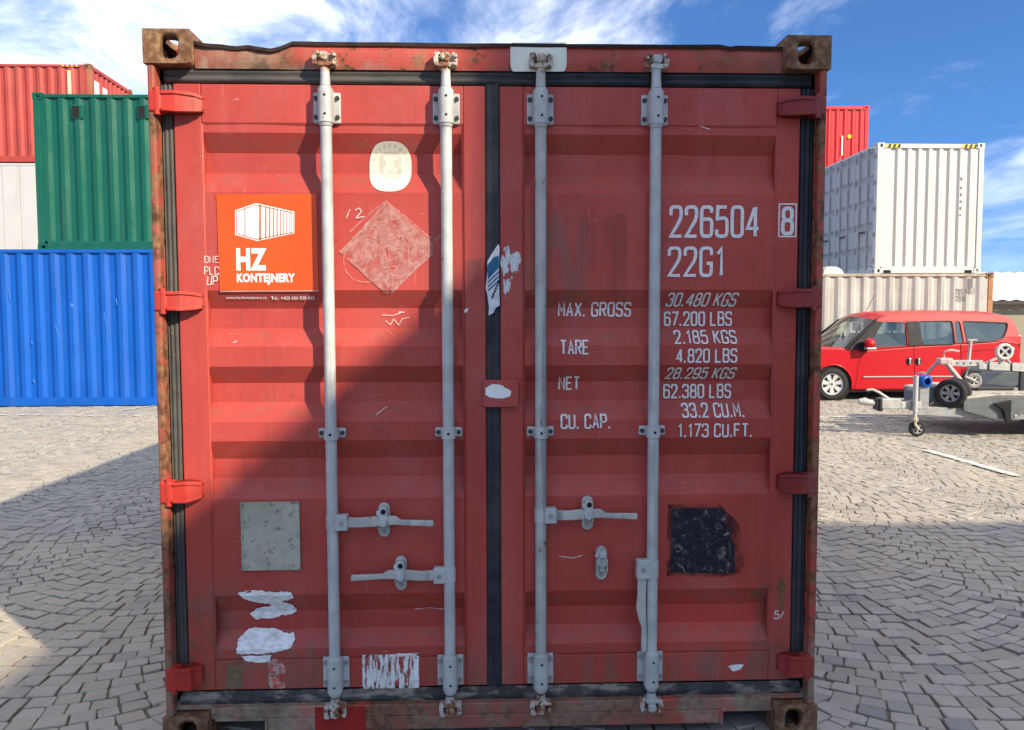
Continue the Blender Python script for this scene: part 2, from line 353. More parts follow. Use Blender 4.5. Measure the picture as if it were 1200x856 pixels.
def stone_geo(xc, y0, t1, t2):
    jn = .006
    def P(t, k):
        w_ = STEP*math.cos(t)
        return Vector((xc + RAD*math.sin(t) - math.sin(t)*w_*k, y0 - RAD*math.cos(t) + math.cos(t)*w_*k, 0))
    j = jn/RAD*.5*random.uniform(.6, 1.7)
    kk = random.uniform(.015, .055)
    q = [P(t1+j, kk), P(t2-j, kk), P(t2-j, 1-kk), P(t1+j, 1-kk)]
    q = [p + Vector((random.uniform(-.005, .005), random.uniform(-.005, .005), 0)) for p in q]
    c = sum(q, Vector())/4
    # eight-sided top: corners knocked off
    ring = []
    for i in range(4):
        a, b, pv = q[i], q[(i+1) % 4], q[i-1]
        ra = random.uniform(.03, .11)
        ring += [a + (pv-a)*ra, a + (b-a)*ra]
    base = -.005 + random.uniform(-.0045, .0045); tx, ty = random.uniform(-.05, .05), random.uniform(-.05, .05)
    vs = [p + Vector((0, 0, -.03)) for p in ring]
    vs += [p + Vector((0, 0, base - .0035 + (p.x-c.x)*tx + (p.y-c.y)*ty)) for p in ring]
    vs += [c + (p-c)*random.uniform(.90, .96) + Vector((0, 0, base + (p.x-c.x)*tx*.8 + (p.y-c.y)*ty*.8)) for p in ring]
    n = 8
    fs = [(i, (i+1) % n, n+(i+1) % n, n+i) for i in range(n)] + [(n+i, n+(i+1) % n, 2*n+(i+1) % n, 2*n+i) for i in range(n)] + [tuple(range(2*n, 3*n))]
    return vs, fs, c
stones.sort(key=lambda s_: (Vector((s_[4], s_[5], 0))-CAM).dot(fwd) + (0 if visible(s_[4], s_[5], -.02) and not (abs(s_[4]) < 1.16 and s_[5] > -.1) else 60))
rest = MB()
for i, s_ in enumerate(stones):
    vs, fs, c = stone_geo(*s_[:4])
    if i < 300:
        m_ = MB(); m_.add([v-c for v in vs], fs); o = m_.build('paving_stone', M['cobble'], ground); o.location = c
    else: rest.add(vs, fs)
setp(rest.build('paving_stones', M['cobble'], ground), kind='stuff')
# worn white marking paint, laid stone by stone
M['line'] = plain('worn_line_paint', (.62, .61, .56), .7, 0, .15, 30)
def painted_line(label, p0, p1, wd=.11, keep=.8):
    p0 = onZ(*p0); p1 = onZ(*p1); d = (p1-p0); L_ = d.length; d.normalize(); nrm = Vector((-d.y, d.x, 0)); m_ = MB(); t = 0
    while t < L_:
        l = random.uniform(.07, .14)
        if random.random() < keep:
            a = p0 + d*t; b = p0 + d*(t+l-.012); w0 = wd*random.uniform(.75, 1.1)
            z = Vector((0, 0, .0075))
            m_.add([a-nrm*w0/2+z, b-nrm*w0/2*random.uniform(.8, 1.1)+z, b+nrm*w0/2+z, a+nrm*w0/2*random.uniform(.8, 1.1)+z], [(0, 1, 2, 3)])
        t += l
    return setp(m_.build('painted_line', M['line']), kind='structure')
painted_line('', (-60, 486.5), (192, 488), .10, .75)
painted_line('', (140, 482), (200, 473), .08, .6)
painted_line('', (1085, 528), (1230, 569), .12, .9)
painted_line('', (940, 489), (1260, 490), .10, .6)

# ------------------------------------------------------------------ generic container parts
def panel_hole(mb, rect, hole, ax, pos, depth, n=24):
    # rect (u0,u1,v0,v1), hole (cu,cv,half width,half height) stadium; ax maps (u,v,w)->xyz
    u0, u1, v0, v1 = rect; cu, cv, a, b = hole; outer = []; inner = []
    r_ = min(a, b)
    angs = sorted(set([math.atan2(v-cv, u-cu) % (2*math.pi) for u in (u0, u1) for v in (v0, v1)] + [2*math.pi*i/n for i in range(n)]))
    for t in angs:
        c, s_ = math.cos(t), math.sin(t)
        k = min([((u1 if c > 0 else u0)-cu)/c if abs(c) > 1e-6 else 9e9, ((v1 if s_ > 0 else v0)-cv)/s_ if abs(s_) > 1e-6 else 9e9])
        outer.append((cu+c*k, cv+s_*k))
        e = 3.2; q = (abs(c/a)**e + abs(s_/b)**e)**(-1/e); inner.append((cu+c*q, cv+s_*q))
    N_ = len(angs)
    vs = [ax(u, v, pos) for u, v in outer] + [ax(u, v, pos) for u, v in inner] + [ax(u, v, pos+depth) for u, v in inner]
    mb.add(vs, [(i, (i+1) % N_, N_+(i+1) % N_, N_+i) for i in range(N_)] + [(N_+i, N_+(i+1) % N_, 2*N_+(i+1) % N_, 2*N_+i) for i in range(N_)])
def casting_mesh(mat):
    # local: outer corner at origin, body towards +x (inward), +y (inward), -z (down)
    W_, D_, H_ = .162, .178, .118; m_ = MB()
    panel_hole(m_, (0, W_, -H_, 0), (.089, -.059, .031, .040), lambda u, v, w_: (u, w_, v), 0, .03)
    panel_hole(m_, (0, D_, -H_, 0), (.102, -.059, .040, .026), lambda u, v, w_: (w_, u, v), 0, .03)
    panel_hole(m_, (0, W_, 0, D_), (.085, .095, .030, .058), lambda u, v, w_: (u, v, w_), 0, -.028)
    m_.add([(0, 0, -H_), (W_, 0, -H_), (W_, D_, -H_), (0, D_, -H_), (W_, 0, 0), (W_, D_, 0), (0, D_, 0)], [(0, 1, 2, 3), (1, 4, 5, 2), (3, 2, 5, 6)])
    me = m_.mesh('corner_casting', mat)
    bm = bmesh.new(); bm.from_mesh(me); bmesh.ops.remove_doubles(bm, verts=bm.verts, dist=1e-5); bmesh.ops.recalc_face_normals(bm, faces=bm.faces); bm.to_mesh(me); bm.free()
    return me
def trap(a0, a1, pitch=.278, depth=.036, face=.072, slope=.068):
    # list of (a, offset) trapezoidal corrugation between a0 and a1; offset 0 = outer
    pts = [(a0, 0)]; n = max(1, int((a1-a0-.06)/pitch)); st = a0 + ((a1-a0) - n*pitch)/2
    for i in range(n):
        s0 = st + i*pitch + face/2
        for p in ((s0, 0), (s0+slope, depth), (s0+pitch-face-slope, depth), (s0+pitch-face, 0)): pts.append(p)
    pts.append((a1, 0)); return pts
def corr_wall(m_, pts, z0, z1, f):    # f(a, off, z) -> xyz
    vs = [f(a, o, z) for a, o in pts for z in (z0, z1)]
    m_.add(vs, [(2*i, 2*i+2, 2*i+3, 2*i+1) for i in range(len(pts)-1)])

def container(name, label, cat, loc, rz, L_, H_, mats, group=None, front='corr', pitch=.278, cast=None, skip_front=False, side='corr', hollow_front=False, depth=.036):
    """box of W 2.438; local x across, y lengthwise from the front end (0) to L_, z up; Empty at base centre of the front end"""
    root = empty(name, loc, rz); setp(root, label, cat, group)
    pm = mats['paint']; W2 = 1.219
    cm = casting_mesh(mats.get('casting', pm))
    for sx in (-1, 1):
        for ye, sy in ((0, 1), (L_, -1)):
            for zt, sz in ((H_, 1), (0, -1)):
                o = link('corner_casting', cm, root); o.location = (sx*W2, ye, zt); o.scale = (-sx, sy, sz)
                if mats.get('bevel'):
                    md = o.modifiers.new('bevel', 'BEVEL'); md.width = .013; md.segments = 3; md.limit_method = 'ANGLE'; md.angle_limit = R(50)
    for ye, s_ in ((0, 1), (L_, -1)):
        if skip_front and ye == 0: continue
        for sx in (-1, 1):
            b = MB(); x0, x1 = sorted((sx*(W2-.003), sx*(W2-.125))); y0, y1 = sorted((ye+s_*.004, ye+s_*.12))
            b.box(x0, x1, y0, y1, .117, H_-.117); b.build('corner_post', mats.get('post', pm), root, .012)
        a, c = sorted((ye+s_*.01, ye+s_*.10))
        b = MB(); b.box(-W2+.163, W2-.163, a, c, H_-.115, H_-.02); b.build('top_end_rail', pm, root, .006)
        b = MB(); b.box(-W2+.163, W2-.163, a, c, .01, .15); b.build('bottom_end_rail', pm, root, .006)
    for sx in (-1, 1):
        a, c = sorted((sx*(W2-.006), sx*(W2-.07)))
        b = MB(); b.box(a, c, .179, L_-.179, H_-.085, H_-.022); b.build('top_side_rail', mats.get('rail', pm), root, .006)
        b = MB(); b.box(a, c, .179, L_-.179, .012, .165); b.build('bottom_side_rail', mats.get('rail', pm), root, .006)
        b = MB()
        if side == 'corr' or sx != -1:
            corr_wall(b, trap(.121, L_-.121, pitch, depth), .165, H_-.085, lambda a_, o_, z: (sx*(W2-.018-o_), a_, z))
        b_pan = b
        if side == 'panels' and sx == -1: pass
        else: b_pan.build('side_panel', mats.get('side', pm), root)
    for ye, s_ in ((0, 1), (L_, -1)):
        if skip_front and ye == 0: continue
        b = MB(); corr_wall(b, trap(-W2+.126, W2-.126, mats.get('epitch', .25), .04, .068, .05), .15, H_-.115, lambda a_, o_, z: (a_, ye+s_*(.025+o_), z)); b.build('end_panel', mats.get('end', pm), root)
    b = MB(); b.box(-W2+.071, W2-.071, .12, L_-.12, H_-.05, H_-.03); b.build('roof', mats.get('roof', pm), root)
    b = MB(); b.box(-W2+.071, W2-.071, .13, L_-.13, .12, .155); b.build('floor', M['floor'], root)
    return root

# ------------------------------------------------------------------ the red container in front
YF, YR = .060, .106            # outer face of the door leaves, floor of the door corrugations
BRK = []                       # (z, Y) of the door panel section, from the top down
for y, d in ((148, 0), (158, 0), (182, 1), (205, 1), (227, 0), (340, 0), (361, 1), (384, 1), (405, 0), (428, 0), (447, 1), (469, 1), (492, 0), (514, 0), (534, 1), (556, 1), (581, 0), (692, 0), (710, 1), (731, 1), (754, 0), (766, 0)):
    Yd = YR if d else YF + .004
    BRK.append((onY(700, y, Yd).z, Yd))
ZT, ZB = onY(590, 101, YF).z, onY(590, 803, YF).z            # door leaf top and bottom
def X_(px, Y=YF, y=430): return onY(px, y, Y).x
DL = dict(x0=X_(211.5), p0=X_(243), p1=X_(544.5), x1=X_(569.5))
DR = dict(x0=X_(586.5), p0=X_(613.5), p1=X_(906.5), x1=X_(932.5))
def depth_at(x, z):
    for d in (DL, DR):
        if d['p0'] < x < d['p1']:
            if z >= BRK[0][0] or z <= BRK[-1][0]: return YF
            for (za, ya), (zb, yb) in zip(BRK, BRK[1:]):
                if za >= z >= zb: return ya + (yb-ya)*(za-z)/max(1e-6, za-zb)
    if DL['x1'] < x < DR['x0']: return .058
    return YF
main_mats = dict(paint=paint('container_red', (.31, .042, .034), .5, .2, .2, .15), casting=M['casting'], bevel=True, post=M['post'])
box = container('shipping_container', 'weathered red shipping container with closed double doors and white lock rods on cobbles', 'container', (0, 0, 0), 0, 6.058, 2.591, main_mats, skip_front=True)

# posts of the door end
for s_ in (-1, 1):
    xo = s_*1.210; xm = s_*1.183; xi = X_(196, .07) if s_ < 0 else X_(950, .07)
    b = MB()
    b.prism([(xo, 0), (xm, 0), (xm, 1), (xo, 1)], 0, 0)
    b = MB(); b.box(min(xo, xm), max(xo, xm), .006, .13, .117, 2.474); p = b.build('corner_post', M['post'], box, .008)
    b = MB(); b.box(min(xm, xi), max(xm, xi), .052, .13, .119, 2.472); b.build('post_lip', M['post_orange'], p, .003)
# header with battered top edge
b = MB(); NX = 110; x0, x1 = -1.055, 1.055
zlo = onY(590, 84, .05).z
def top_z(x):
    px = 571 + x*326
    z = 2.557 - .004*noise.noise(Vector((x*3, 0, 2)))
    pts = [(225, 0), (240, -.010), (258, -.012), (275, -.019), (288, -.013), (300, -.020), (316, -.026), (328, -.016), (340, 0), (600, .0), (842, .002), (850, -.006), (860, -.001), (930, -.001)]
    for (a, da), (c, dc) in zip(pts, pts[1:]):
        if a <= px <= c: z += da + (dc-da)*(px-a)/(c-a)
    return z
rows = 6; vs = []
for i in range(NX+1):
    x = x0 + (x1-x0)*i/NX; zt = top_z(x)
    for j in range(rows+1):
        t = j/rows; z = zlo + (zt-zlo)*t
        dent = .010*max(0, noise.noise(Vector((x*6, z*8, 3.3))))*(1.6 if x < -.68 else .25)
        vs.append((x, .045 + dent - .006*math.sin(t*math.pi), z))
    vs.append((x, .042, zt+.006)); vs.append((x, .13, zt+.012))
K = rows+3; fs = [(i*K+j, (i+1)*K+j, (i+1)*K+j+1, i*K+j+1) for i in range(NX) for j in range(K-1)]
b.add(vs, fs, None, False); header = b.build('door_header', M['header'], box)
b = MB(); vs = []
for i in range(NX+1):
    x = x0 + (x1-x0)*i/NX; zt = top_z(x)
    h_ = .006 + .003*noise.noise(Vector((x*9, 1, 1)))
    vs += [(x, .036, zt-h_), (x, .036, zt+.007), (x, .11, zt+.013)]
b.add(vs, [(i*3+j, i*3+3+j, i*3+4+j, i*3+1+j) for i in range(NX) for j in range(2)])
b.build('header_lip', plain('dark_lip', (.03, .017, .013), .85, 0, .4, 30), header)  # near-black brown strip along the top edge of the header

# gaskets: ribbed rubber strips
def strip(name, x0, x1, z0, z1, Y, mat, vert=True, ribs=3, parent=box, h=.012):
    n = ribs*4; b = MB(); pr = []; h = h*(.6 if vert else 1)
    for i in range(n+1):
        t = i/n; o = -h*abs(math.sin(math.pi*ribs*t))**.5 if 0 < i < n else 0
        pr.append((t, o))
    vs = []
    ln = 40
    for j in range(ln+1):
        q = j/ln
        for t, o in pr:
            wob = .0015*noise.noise(Vector((q*30, t*2, x0*3+z0)))
            if vert: vs.append((x0+(x1-x0)*t + wob, Y+o, z0+(z1-z0)*q))
            else: vs.append((x0+(x1-x0)*q, Y+o, z0+(z1-z0)*t + wob))
    K = n+1
    b.add(vs, [(j*K+i, (j+1)*K+i, (j+1)*K+i+1, j*K+i+1) for j in range(ln) for i in range(n)], None, True)
    return b.build(name, mat, parent)
zg0 = onY(590, 820, .06).z; zg1 = onY(590, 85, .06).z
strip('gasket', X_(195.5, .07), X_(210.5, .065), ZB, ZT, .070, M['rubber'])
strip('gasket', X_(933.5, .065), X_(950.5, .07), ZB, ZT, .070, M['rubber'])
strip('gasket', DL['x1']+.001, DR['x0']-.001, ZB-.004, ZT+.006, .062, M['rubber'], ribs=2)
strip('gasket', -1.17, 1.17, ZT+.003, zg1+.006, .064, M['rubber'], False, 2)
strip('gasket', -1.17, 1.17, zg0, ZB-.003, .060, M['rubber_dusty'], False, 1, h=.022)
b = MB(); b.box(-1.19, 1.19, .112, .13, .12, 2.50); b.build('door_backing', M['steel_in'], box)

# door leaves
def leaf(d, side):
    b = MB()
    zt, zb = BRK[0][0], BRK[-1][0]
    b.box(d['x0'], d['p0'], YF, .108, ZB, ZT); b.box(d['p1'], d['x1'], YF, .108, ZB, ZT)
    b.box(d['p0']+.0005, d['p1']-.0005, YF, .1075, zt, ZT-.0005); b.box(d['p0']+.0005, d['p1']-.0005, YF, .1075, ZB+.0005, zb)
    dr = b.build('door', M['door'], box, .004)
    b = MB(); n = 24
    def prof(t):     # denser in z for gentle dents
        return t
    rowsz = []
    for (za, ya), (zb_, yb) in zip(BRK, BRK[1:]):
        k = max(1, int((za-zb_)/.05))
        for i in range(k): rowsz.append((za+(zb_-za)*i/k, ya+(yb-ya)*i/k))
    rowsz.append(BRK[-1]); xs = [d['p0'] + (d['p1']-d['p0'])*i/n for i in range(n+1)]
    vs = [(x, Y + .0036*noise.noise(Vector((x*4, z*5, side*7))), z) for z, Y in rowsz for x in xs]
    K = n+1
    b.add(vs, [(r*K+i, r*K+i+1, (r+1)*K+i+1, (r+1)*K+i) for r in range(len(rowsz)-1) for i in range(n)])
    b.build('door_panel', M['door'], dr)
    b = MB()
    for x in (d['p0'], d['p1']):
        sgn = 1 if x == d['p0'] else -1
        b.add([(x, YF-.0012, zt), (x, YF-.0012, zb), (x+sgn*.006, YF+.003, zb), (x+sgn*.006, YF+.003, zt)], [(0, 1, 2, 3)])
    for z in (zt, zb):
        b.add([(d['p0'], YF-.0012, z+.004), (d['p1'], YF-.0012, z+.004), (d['p1'], YF+.0038, z-.004), (d['p0'], YF+.0038, z-.004)], [(0, 1, 2, 3)])
    b.build('weld_seam', M['door'], dr)
    return dr
doorL = leaf(DL, 0); doorR = leaf(DR, 1)

# hinges
def hinge(px0, px1, yt, yb, dr, mat, side):
    z1 = onY((px0+px1)/2, yt, 0).z; z0 = onY((px0+px1)/2, yb, 0).z; h_ = z1-z0; zc = (z0+z1)/2
    xo = side*1.205; xd = X_(px1, .05, (yt+yb)/2)
    b = MB()
    q = lambda x, k, y: [(x, y, zc-h_*k), (x, y, zc+h_*k)]
    secs = [(xo, .47, .004, .05), (xo-side*.036, .47, .002, .05), (xo-side*.044, .42, .006, .05), (xo-side*.09, .45, .010, .055), (xd-side*-.02, .40, .030, .06), (xd, .33, .046, .06)]
    vs = []
    for x, k, yf, yb_ in secs: vs += [(x, yf, zc-h_*k), (x, yf-.004, zc-h_*k*.8), (x, yf-.004, zc+h_*k*.8), (x, yf, zc+h_*k), (x, yb_, zc+h_*k), (x, yb_, zc-h_*k)]
    n = 6; fs = [(i*n+j, i*n+(j+1) % n, (i+1)*n+(j+1) % n, (i+1)*n+j) for i in range(len(secs)-1) for j in range(n)] + [tuple(range(n)), tuple(range(len(vs)-n, len(vs)))]
    b.add(vs, fs); o = b.build('hinge', mat, dr, .004)
    b = MB()
    for zz_ in (z0+.007, z1-.007):       # raised flanges
        b.prism([(xo-side*.02, 0), (xd, 0)], 0, 0) if 0 else None
        vs = []
        for x, k, yf, yb_ in secs[2:]:
            e = (zc + (h_*k-.006)*(1 if zz_ > zc else -1))
            vs += [(x, yf-.010, e-.006), (x, yf-.010, e+.006), (x, yb_, e+.006), (x, yb_, e-.006)]
        b.add(vs, [(i*4+j, i*4+(j+1) % 4, (i+1)*4+(j+1) % 4, (i+1)*4+j) for i in range(3) for j in range(4)] + [(0, 1, 2, 3), (12, 13, 14, 15)])
    b.build('hinge_flange', mat, o, .002)
    b = MB(); xp = xo - side*.028; b.tube((xp, .008, z0-.006), (xp, .008, z1+.006), .011, n=14); b.build('hinge_pin', mat, o)
for yt, yb in ((104, 132), (340, 366), (564, 592), (783, 812)): hinge(181, 238, yt, yb, doorL, M['hinge'], -1)
for yt, yb in ((111, 136), (337, 362), (555, 581), (769, 796)): hinge(963, 911, yt, yb, doorR, M['hinge_dark'], 1)

# sill with fork pockets
zs1 = zg0 + .004; zs0 = onY(590, 853, .03).z
pk = onY(284, 843, .03).z
pl0, pl1 = X_(254, .03, 850), X_(311, .03, 850); pr0, pr1 = X_(846, .03, 840), X_(903, .03, 840)
b = MB(); b.prism([(-1.056, zs1), (1.056, zs1), (1.056, pk), (pr1, pk), (pr1, pk), (pr0, pk), (pr0, zs0), (pl1, zs0), (pl1, pk), (-1.056, pk)], .030, .12)
b = MB(); b.box(-1.054, 1.054, .030, .12, pk, zs1); b.box(pl1, pr0, .0302, .1198, zs0, pk-.0002); sill = b.build('door_sill', M['sill'], box, .004)
b = MB(); b.box(-1.19, 1.19, .045, .12, zs1-.012, zs1+.02); b.build('sill_step', M['sill'], sill)
for x0, x1, xv in ((pl0, pl1, pl1), (pr0, pr1, pr0-.007)):
    b = MB(); b.box(x0-.004, x1+.004, .022, .0295, pk-.004, pk+.008); b.box(xv, xv+.008, .022, .0295, zs0, pk-.0041); b.build('pocket_rim', M['sill'], sill, .001)
b = MB(); b.box(X_(369, .028, 838), X_(428, .028, 838), .0275, .0297, zs0+.002, zs1-.004); b.build('repair_patch', M['fresh_red'], sill)
b = MB(); b.box(-1.0, 1.0, .30, .33, .02, zs1); b.build('cross_member', M['steel_in'], box)

# ------------------------------------------------------------------ lettering and stickers laid on the door relief
def lay(bm, off):
    for z, _ in BRK: bmesh.ops.bisect_plane(bm, geom=bm.verts[:]+bm.edges[:]+bm.faces[:], plane_co=(0, 0, z), plane_no=(0, 0, 1))
    for d in (DL, DR):
        for xx in (d['p0'], d['p1'], d['x0'], d['x1']): bmesh.ops.bisect_plane(bm, geom=bm.verts[:]+bm.edges[:]+bm.faces[:], plane_co=(xx, 0, 0), plane_no=(1, 0, 0))
    for v in bm.verts: v.co.y += depth_at(v.co.x, v.co.z) - off - (.0030 if depth_at(v.co.x, v.co.z) > YF+.001 else 0)
def finish(bm, name, mat, parent):
    me = bpy.data.meshes.new(name); bmesh.ops.recalc_face_normals(bm, faces=bm.faces)
    for f in bm.faces:
        if f.normal.y > 0: f.normal_flip()
    bm.to_mesh(me); bm.free(); me.materials.append(mat); return link(name, me, parent)
def decal(name, poly, mat, parent, off=.0012, jag=0, seed=0, dense=0):
    pts = [onY(x, y, YF) for x, y in poly]
    if jag:
        q = []; rnd = random.Random(seed)
        for a, c in zip(pts, pts[1:]+pts[:1]):
            L_ = (c-a).length; k = max(1, int(L_/.006)); nrm = Vector((-(c-a).z, 0, (c-a).x)).normalized()
            for i in range(k):
                p = a + (c-a)*i/k
                q.append(p + nrm*jag*(noise.noise(p*22+Vector((seed, 0, 0))) + .6*noise.noise(p*70+Vector((seed, 3, 0))) + .3*rnd.uniform(-1, 1)))
        pts = q
    bm = bmesh.new(); vs = [bm.verts.new((p.x, 0, p.z)) for p in pts]
    es = [bm.edges.new((vs[i-1], vs[i])) for i in range(len(vs))]
    bmesh.ops.triangle_fill(bm, use_beauty=True, edges=es)
    lay(bm, off); return finish(bm, name, mat, parent)
# stroke alphabet, 4 wide and 7 high; third number is the corner radius
G = {'0': [((0, 0), (4, 0), (4, 7), (0, 7), 'c')], '1': [((.8, 5.5, 0), (2.2, 7, 0), (2.2, 0))], '2': [((0, 5.0), (0, 7), (4, 7), (4, 4.3), (0, 0, 0), (4.1, 0))],
     '3': [((0, 5.4), (0, 7), (3.9, 7), (3.9, 3.8), (1.4, 3.8)), ((1.4, 3.8), (4, 3.8), (4, 0), (0, 0), (0, 1.6))], '4': [((3.1, 0), (3.1, 7, 0)), ((2.75, 6.7), (.05, 1.9, 0), (4.4, 1.9))],
     '5': [((3.8, 7), (.3, 7, 0), (.1, 3.75)), ((.1, 4.25), (4, 4.4), (4, 0), (0, 0), (0, 1.6))], '6': [((3.9, 5.6), (3.9, 7), (0, 7), (0, 0), (4, 0), (4, 4.1), (1.6, 4.1)), ((1.6, 4.1), (0, 4.1))],
     '7': [((0, 7), (4.1, 7, 0), (1.2, 0))], '8': [((0, 0), (4, 0), (4, 3.7), (0, 3.7), 'c'), ((.2, 3.7), (3.8, 3.7), (3.8, 7), (.2, 7), 'c')], '9': [((.1, 1.4), (.1, 0), (4, 0), (4, 7), (0, 7), (0, 2.9), (2.4, 2.9)), ((2.4, 2.9), (4, 2.9))],
     'A': [((0, 0), (2, 7, 0), (4, 0)), ((.7, 2.2), (3.3, 2.2))], 'B': [((0, 0, 0), (0, 7, 0), (3.9, 7), (3.9, 3.7), (0, 3.7)), ((0, 3.7), (4, 3.7), (4, 0), (-.3, 0))], 'C': [((4, 5.2), (4, 7), (0, 7), (0, 0), (4, 0), (4, 1.8))],
     'D': [((0, 0, 0), (0, 7, 0), (4, 7), (4, 0), (-.3, 0))], 'E': [((4, 7), (0, 7, 0), (0, 0, 0), (4, 0)), ((0, 3.6), (3.2, 3.6))], 'F': [((4, 7), (0, 7, 0), (0, 0)), ((0, 3.7), (3.3, 3.7))], 'G': [((4, 5.2), (4, 7), (0, 7), (0, 0), (4, 0), (4, 3.1, 0), (2.2, 3.1))],
     'I': [((2, 0), (2, 7))], 'K': [((0, 0), (0, 7)), ((4, 7), (0, 2.8)), ((1.2, 4.1), (4, 0))], 'L': [((0, 7), (0, 0, 0), (3.8, 0))], 'M': [((0, 0), (0, 7, 0), (2, 2.6, 0), (4, 7, 0), (4, 0))], 'N': [((0, 0), (0, 7, 0), (4, 0, 0), (4, 7))],
     'O': [((0, 0), (4, 0), (4, 7), (0, 7), 'c')], 'P': [((0, 0), (0, 7, 0), (4, 7), (4, 3.3), (0, 3.3))], 'R': [((0, 0), (0, 7, 0), (4, 7), (4, 3.5), (0, 3.5)), ((2, 3.5), (4, 0))], 'S': [((4, 5.5), (4, 7), (0, 7), (0, 3.8), (4, 3.4), (4, 0), (0, 0), (0, 1.5))],
     'T': [((-.1, 7), (4.1, 7)), ((2, 7), (2, 0))], 'U': [((0, 7), (0, 0), (4, 0), (4, 7))], 'X': [((0, 0), (4, 7)), ((0, 7), (4, 0))], '.': [((.3, -.35), (.3, .75))], '/': [((0, 0), (3, 7))], 'Z': [((0, 7), (4, 7, 0), (0, 0, 0), (4, 0))], 'W': [((0, 7), (1, 0, 0), (2, 5, 0), (3, 0, 0), (4, 7))], '^': [((2, 0), (2, 7)), ((.6, 5), (2, 7, 0), (3.4, 5))]}
def rounded(pts, closed):
    o = []; n = len(pts)
    for i, p in enumerate(pts):
        r_ = p[2] if len(p) > 2 else 1.35
        if r_ == 0 or (not closed and i in (0, n-1)): o.append(Vector(p[:2])); continue
        a, c, d = Vector(pts[i-1][:2]), Vector(p[:2]), Vector(pts[(i+1) % n][:2])
        e0 = c + (a-c).normalized()*min(r_, (a-c).length*.48); e1 = c + (d-c).normalized()*min(r_, (d-c).length*.48)
        for t in (0, .2, .4, .6, .8, 1): o.append(e0*(1-t)**2 + c*2*t*(1-t) + e1*t*t)
    return o
def ribbon(bm, pts, hw, closed, tr):
    n = len(pts); L_ = []; R_ = []
    for i in range(n):
        a = pts[i-1] if (i or closed) else None; c = pts[(i+1) % n] if (i < n-1 or closed) else None; p = pts[i]
        d1 = (p-a).normalized() if a is not None and (p-a).length > 1e-6 else None; d2 = (c-p).normalized() if c is not None and (c-p).length > 1e-6 else None
        d1 = d1 or d2; d2 = d2 or d1
        t = (d1+d2); t = t.normalized() if t.length > 1e-4 else d1
        nr = Vector((-t.y, t.x)); k = hw/max(.62, nr.dot(Vector((-d1.y, d1.x))))
        L_.append(bm.verts.new(tr(p+nr*k))); R_.append(bm.verts.new(tr(p-nr*k)))
    for i in range(n if closed else n-1):
        j = (i+1) % n
        try: bm.faces.new((L_[i], L_[j], R_[j], R_[i]))
        except ValueError: pass
def stroke_text(txt, rect, parent, mat, sw=.8, slant=0, name='lettering', wob=0, gap=1.9, off=.0012):
    x0, y0, x1, y1 = rect
    A = onY(x0, y1, YF); B = onY(x1, y0, YF)
    tot = 0; lay_ = []
    for ch in txt:
        if ch == ' ': tot += 3.2; continue
        wd = 1.0 if ch == '.' else (2.6 if ch == '1' else 4)
        lay_.append((ch, tot - (.4 if ch == '1' else 0))); tot += wd + gap
    tot -= gap
    sx = (B.x-A.x)/tot; sz = (B.z-A.z)/7
    bm = bmesh.new(); si = 0
    for ch, ox in lay_:
        for st in G[ch]:
            si += 1; yo = -.0004*(si % 3)
            cl = st[-1] == 'c'; pp = st[:-1] if cl else st
            pts = rounded(pp, cl)
            if wob: pts = [p + Vector((random.uniform(-wob, wob), random.uniform(-wob, wob))) for p in pts]
            ar = sz/sx
            # keep the stroke width even although letters are squeezed in x
            q = [Vector((p.x/ar if ar else p.x, p.y)) for p in pts]
            ribbon(bm, q, sw/2, cl, lambda p: (A.x + ox*sx + p.x*ar*sx + slant*p.y*sz, yo, A.z + p.y*sz))
    lay(bm, off); return finish(bm, name, mat, parent)
def font_text(txt, rect, parent, mat, bold=0.0, name='lettering', off=.0022):
    cu = bpy.data.curves.new('t', 'FONT'); cu.body = txt; cu.offset = bold; cu.resolution_u = 3; cu.space_character = 1.0 + bold*2
    to = bpy.data.objects.new('t', cu); COL.objects.link(to); dg = bpy.context.evaluated_depsgraph_get(); dg.update()
    me = bpy.data.meshes.new_from_object(to.evaluated_get(dg)); bpy.data.objects.remove(to); bpy.data.curves.remove(cu)
    bm = bmesh.new(); bm.from_mesh(me); bpy.data.meshes.remove(me)
    xs = [v.co.x for v in bm.verts]; ys = [v.co.y for v in bm.verts]; a0, a1, b0, b1 = min(xs), max(xs), min(ys), max(ys)
    A = onY(rect[0], rect[3], YF); B = onY(rect[2], rect[1], YF)
    for v in bm.verts: v.co = Vector((A.x + (v.co.x-a0)/(a1-a0)*(B.x-A.x), 0, A.z + (v.co.y-b0)/(b1-b0)*(B.z-A.z)))
    lay(bm, off); return finish(bm, name, mat, parent)
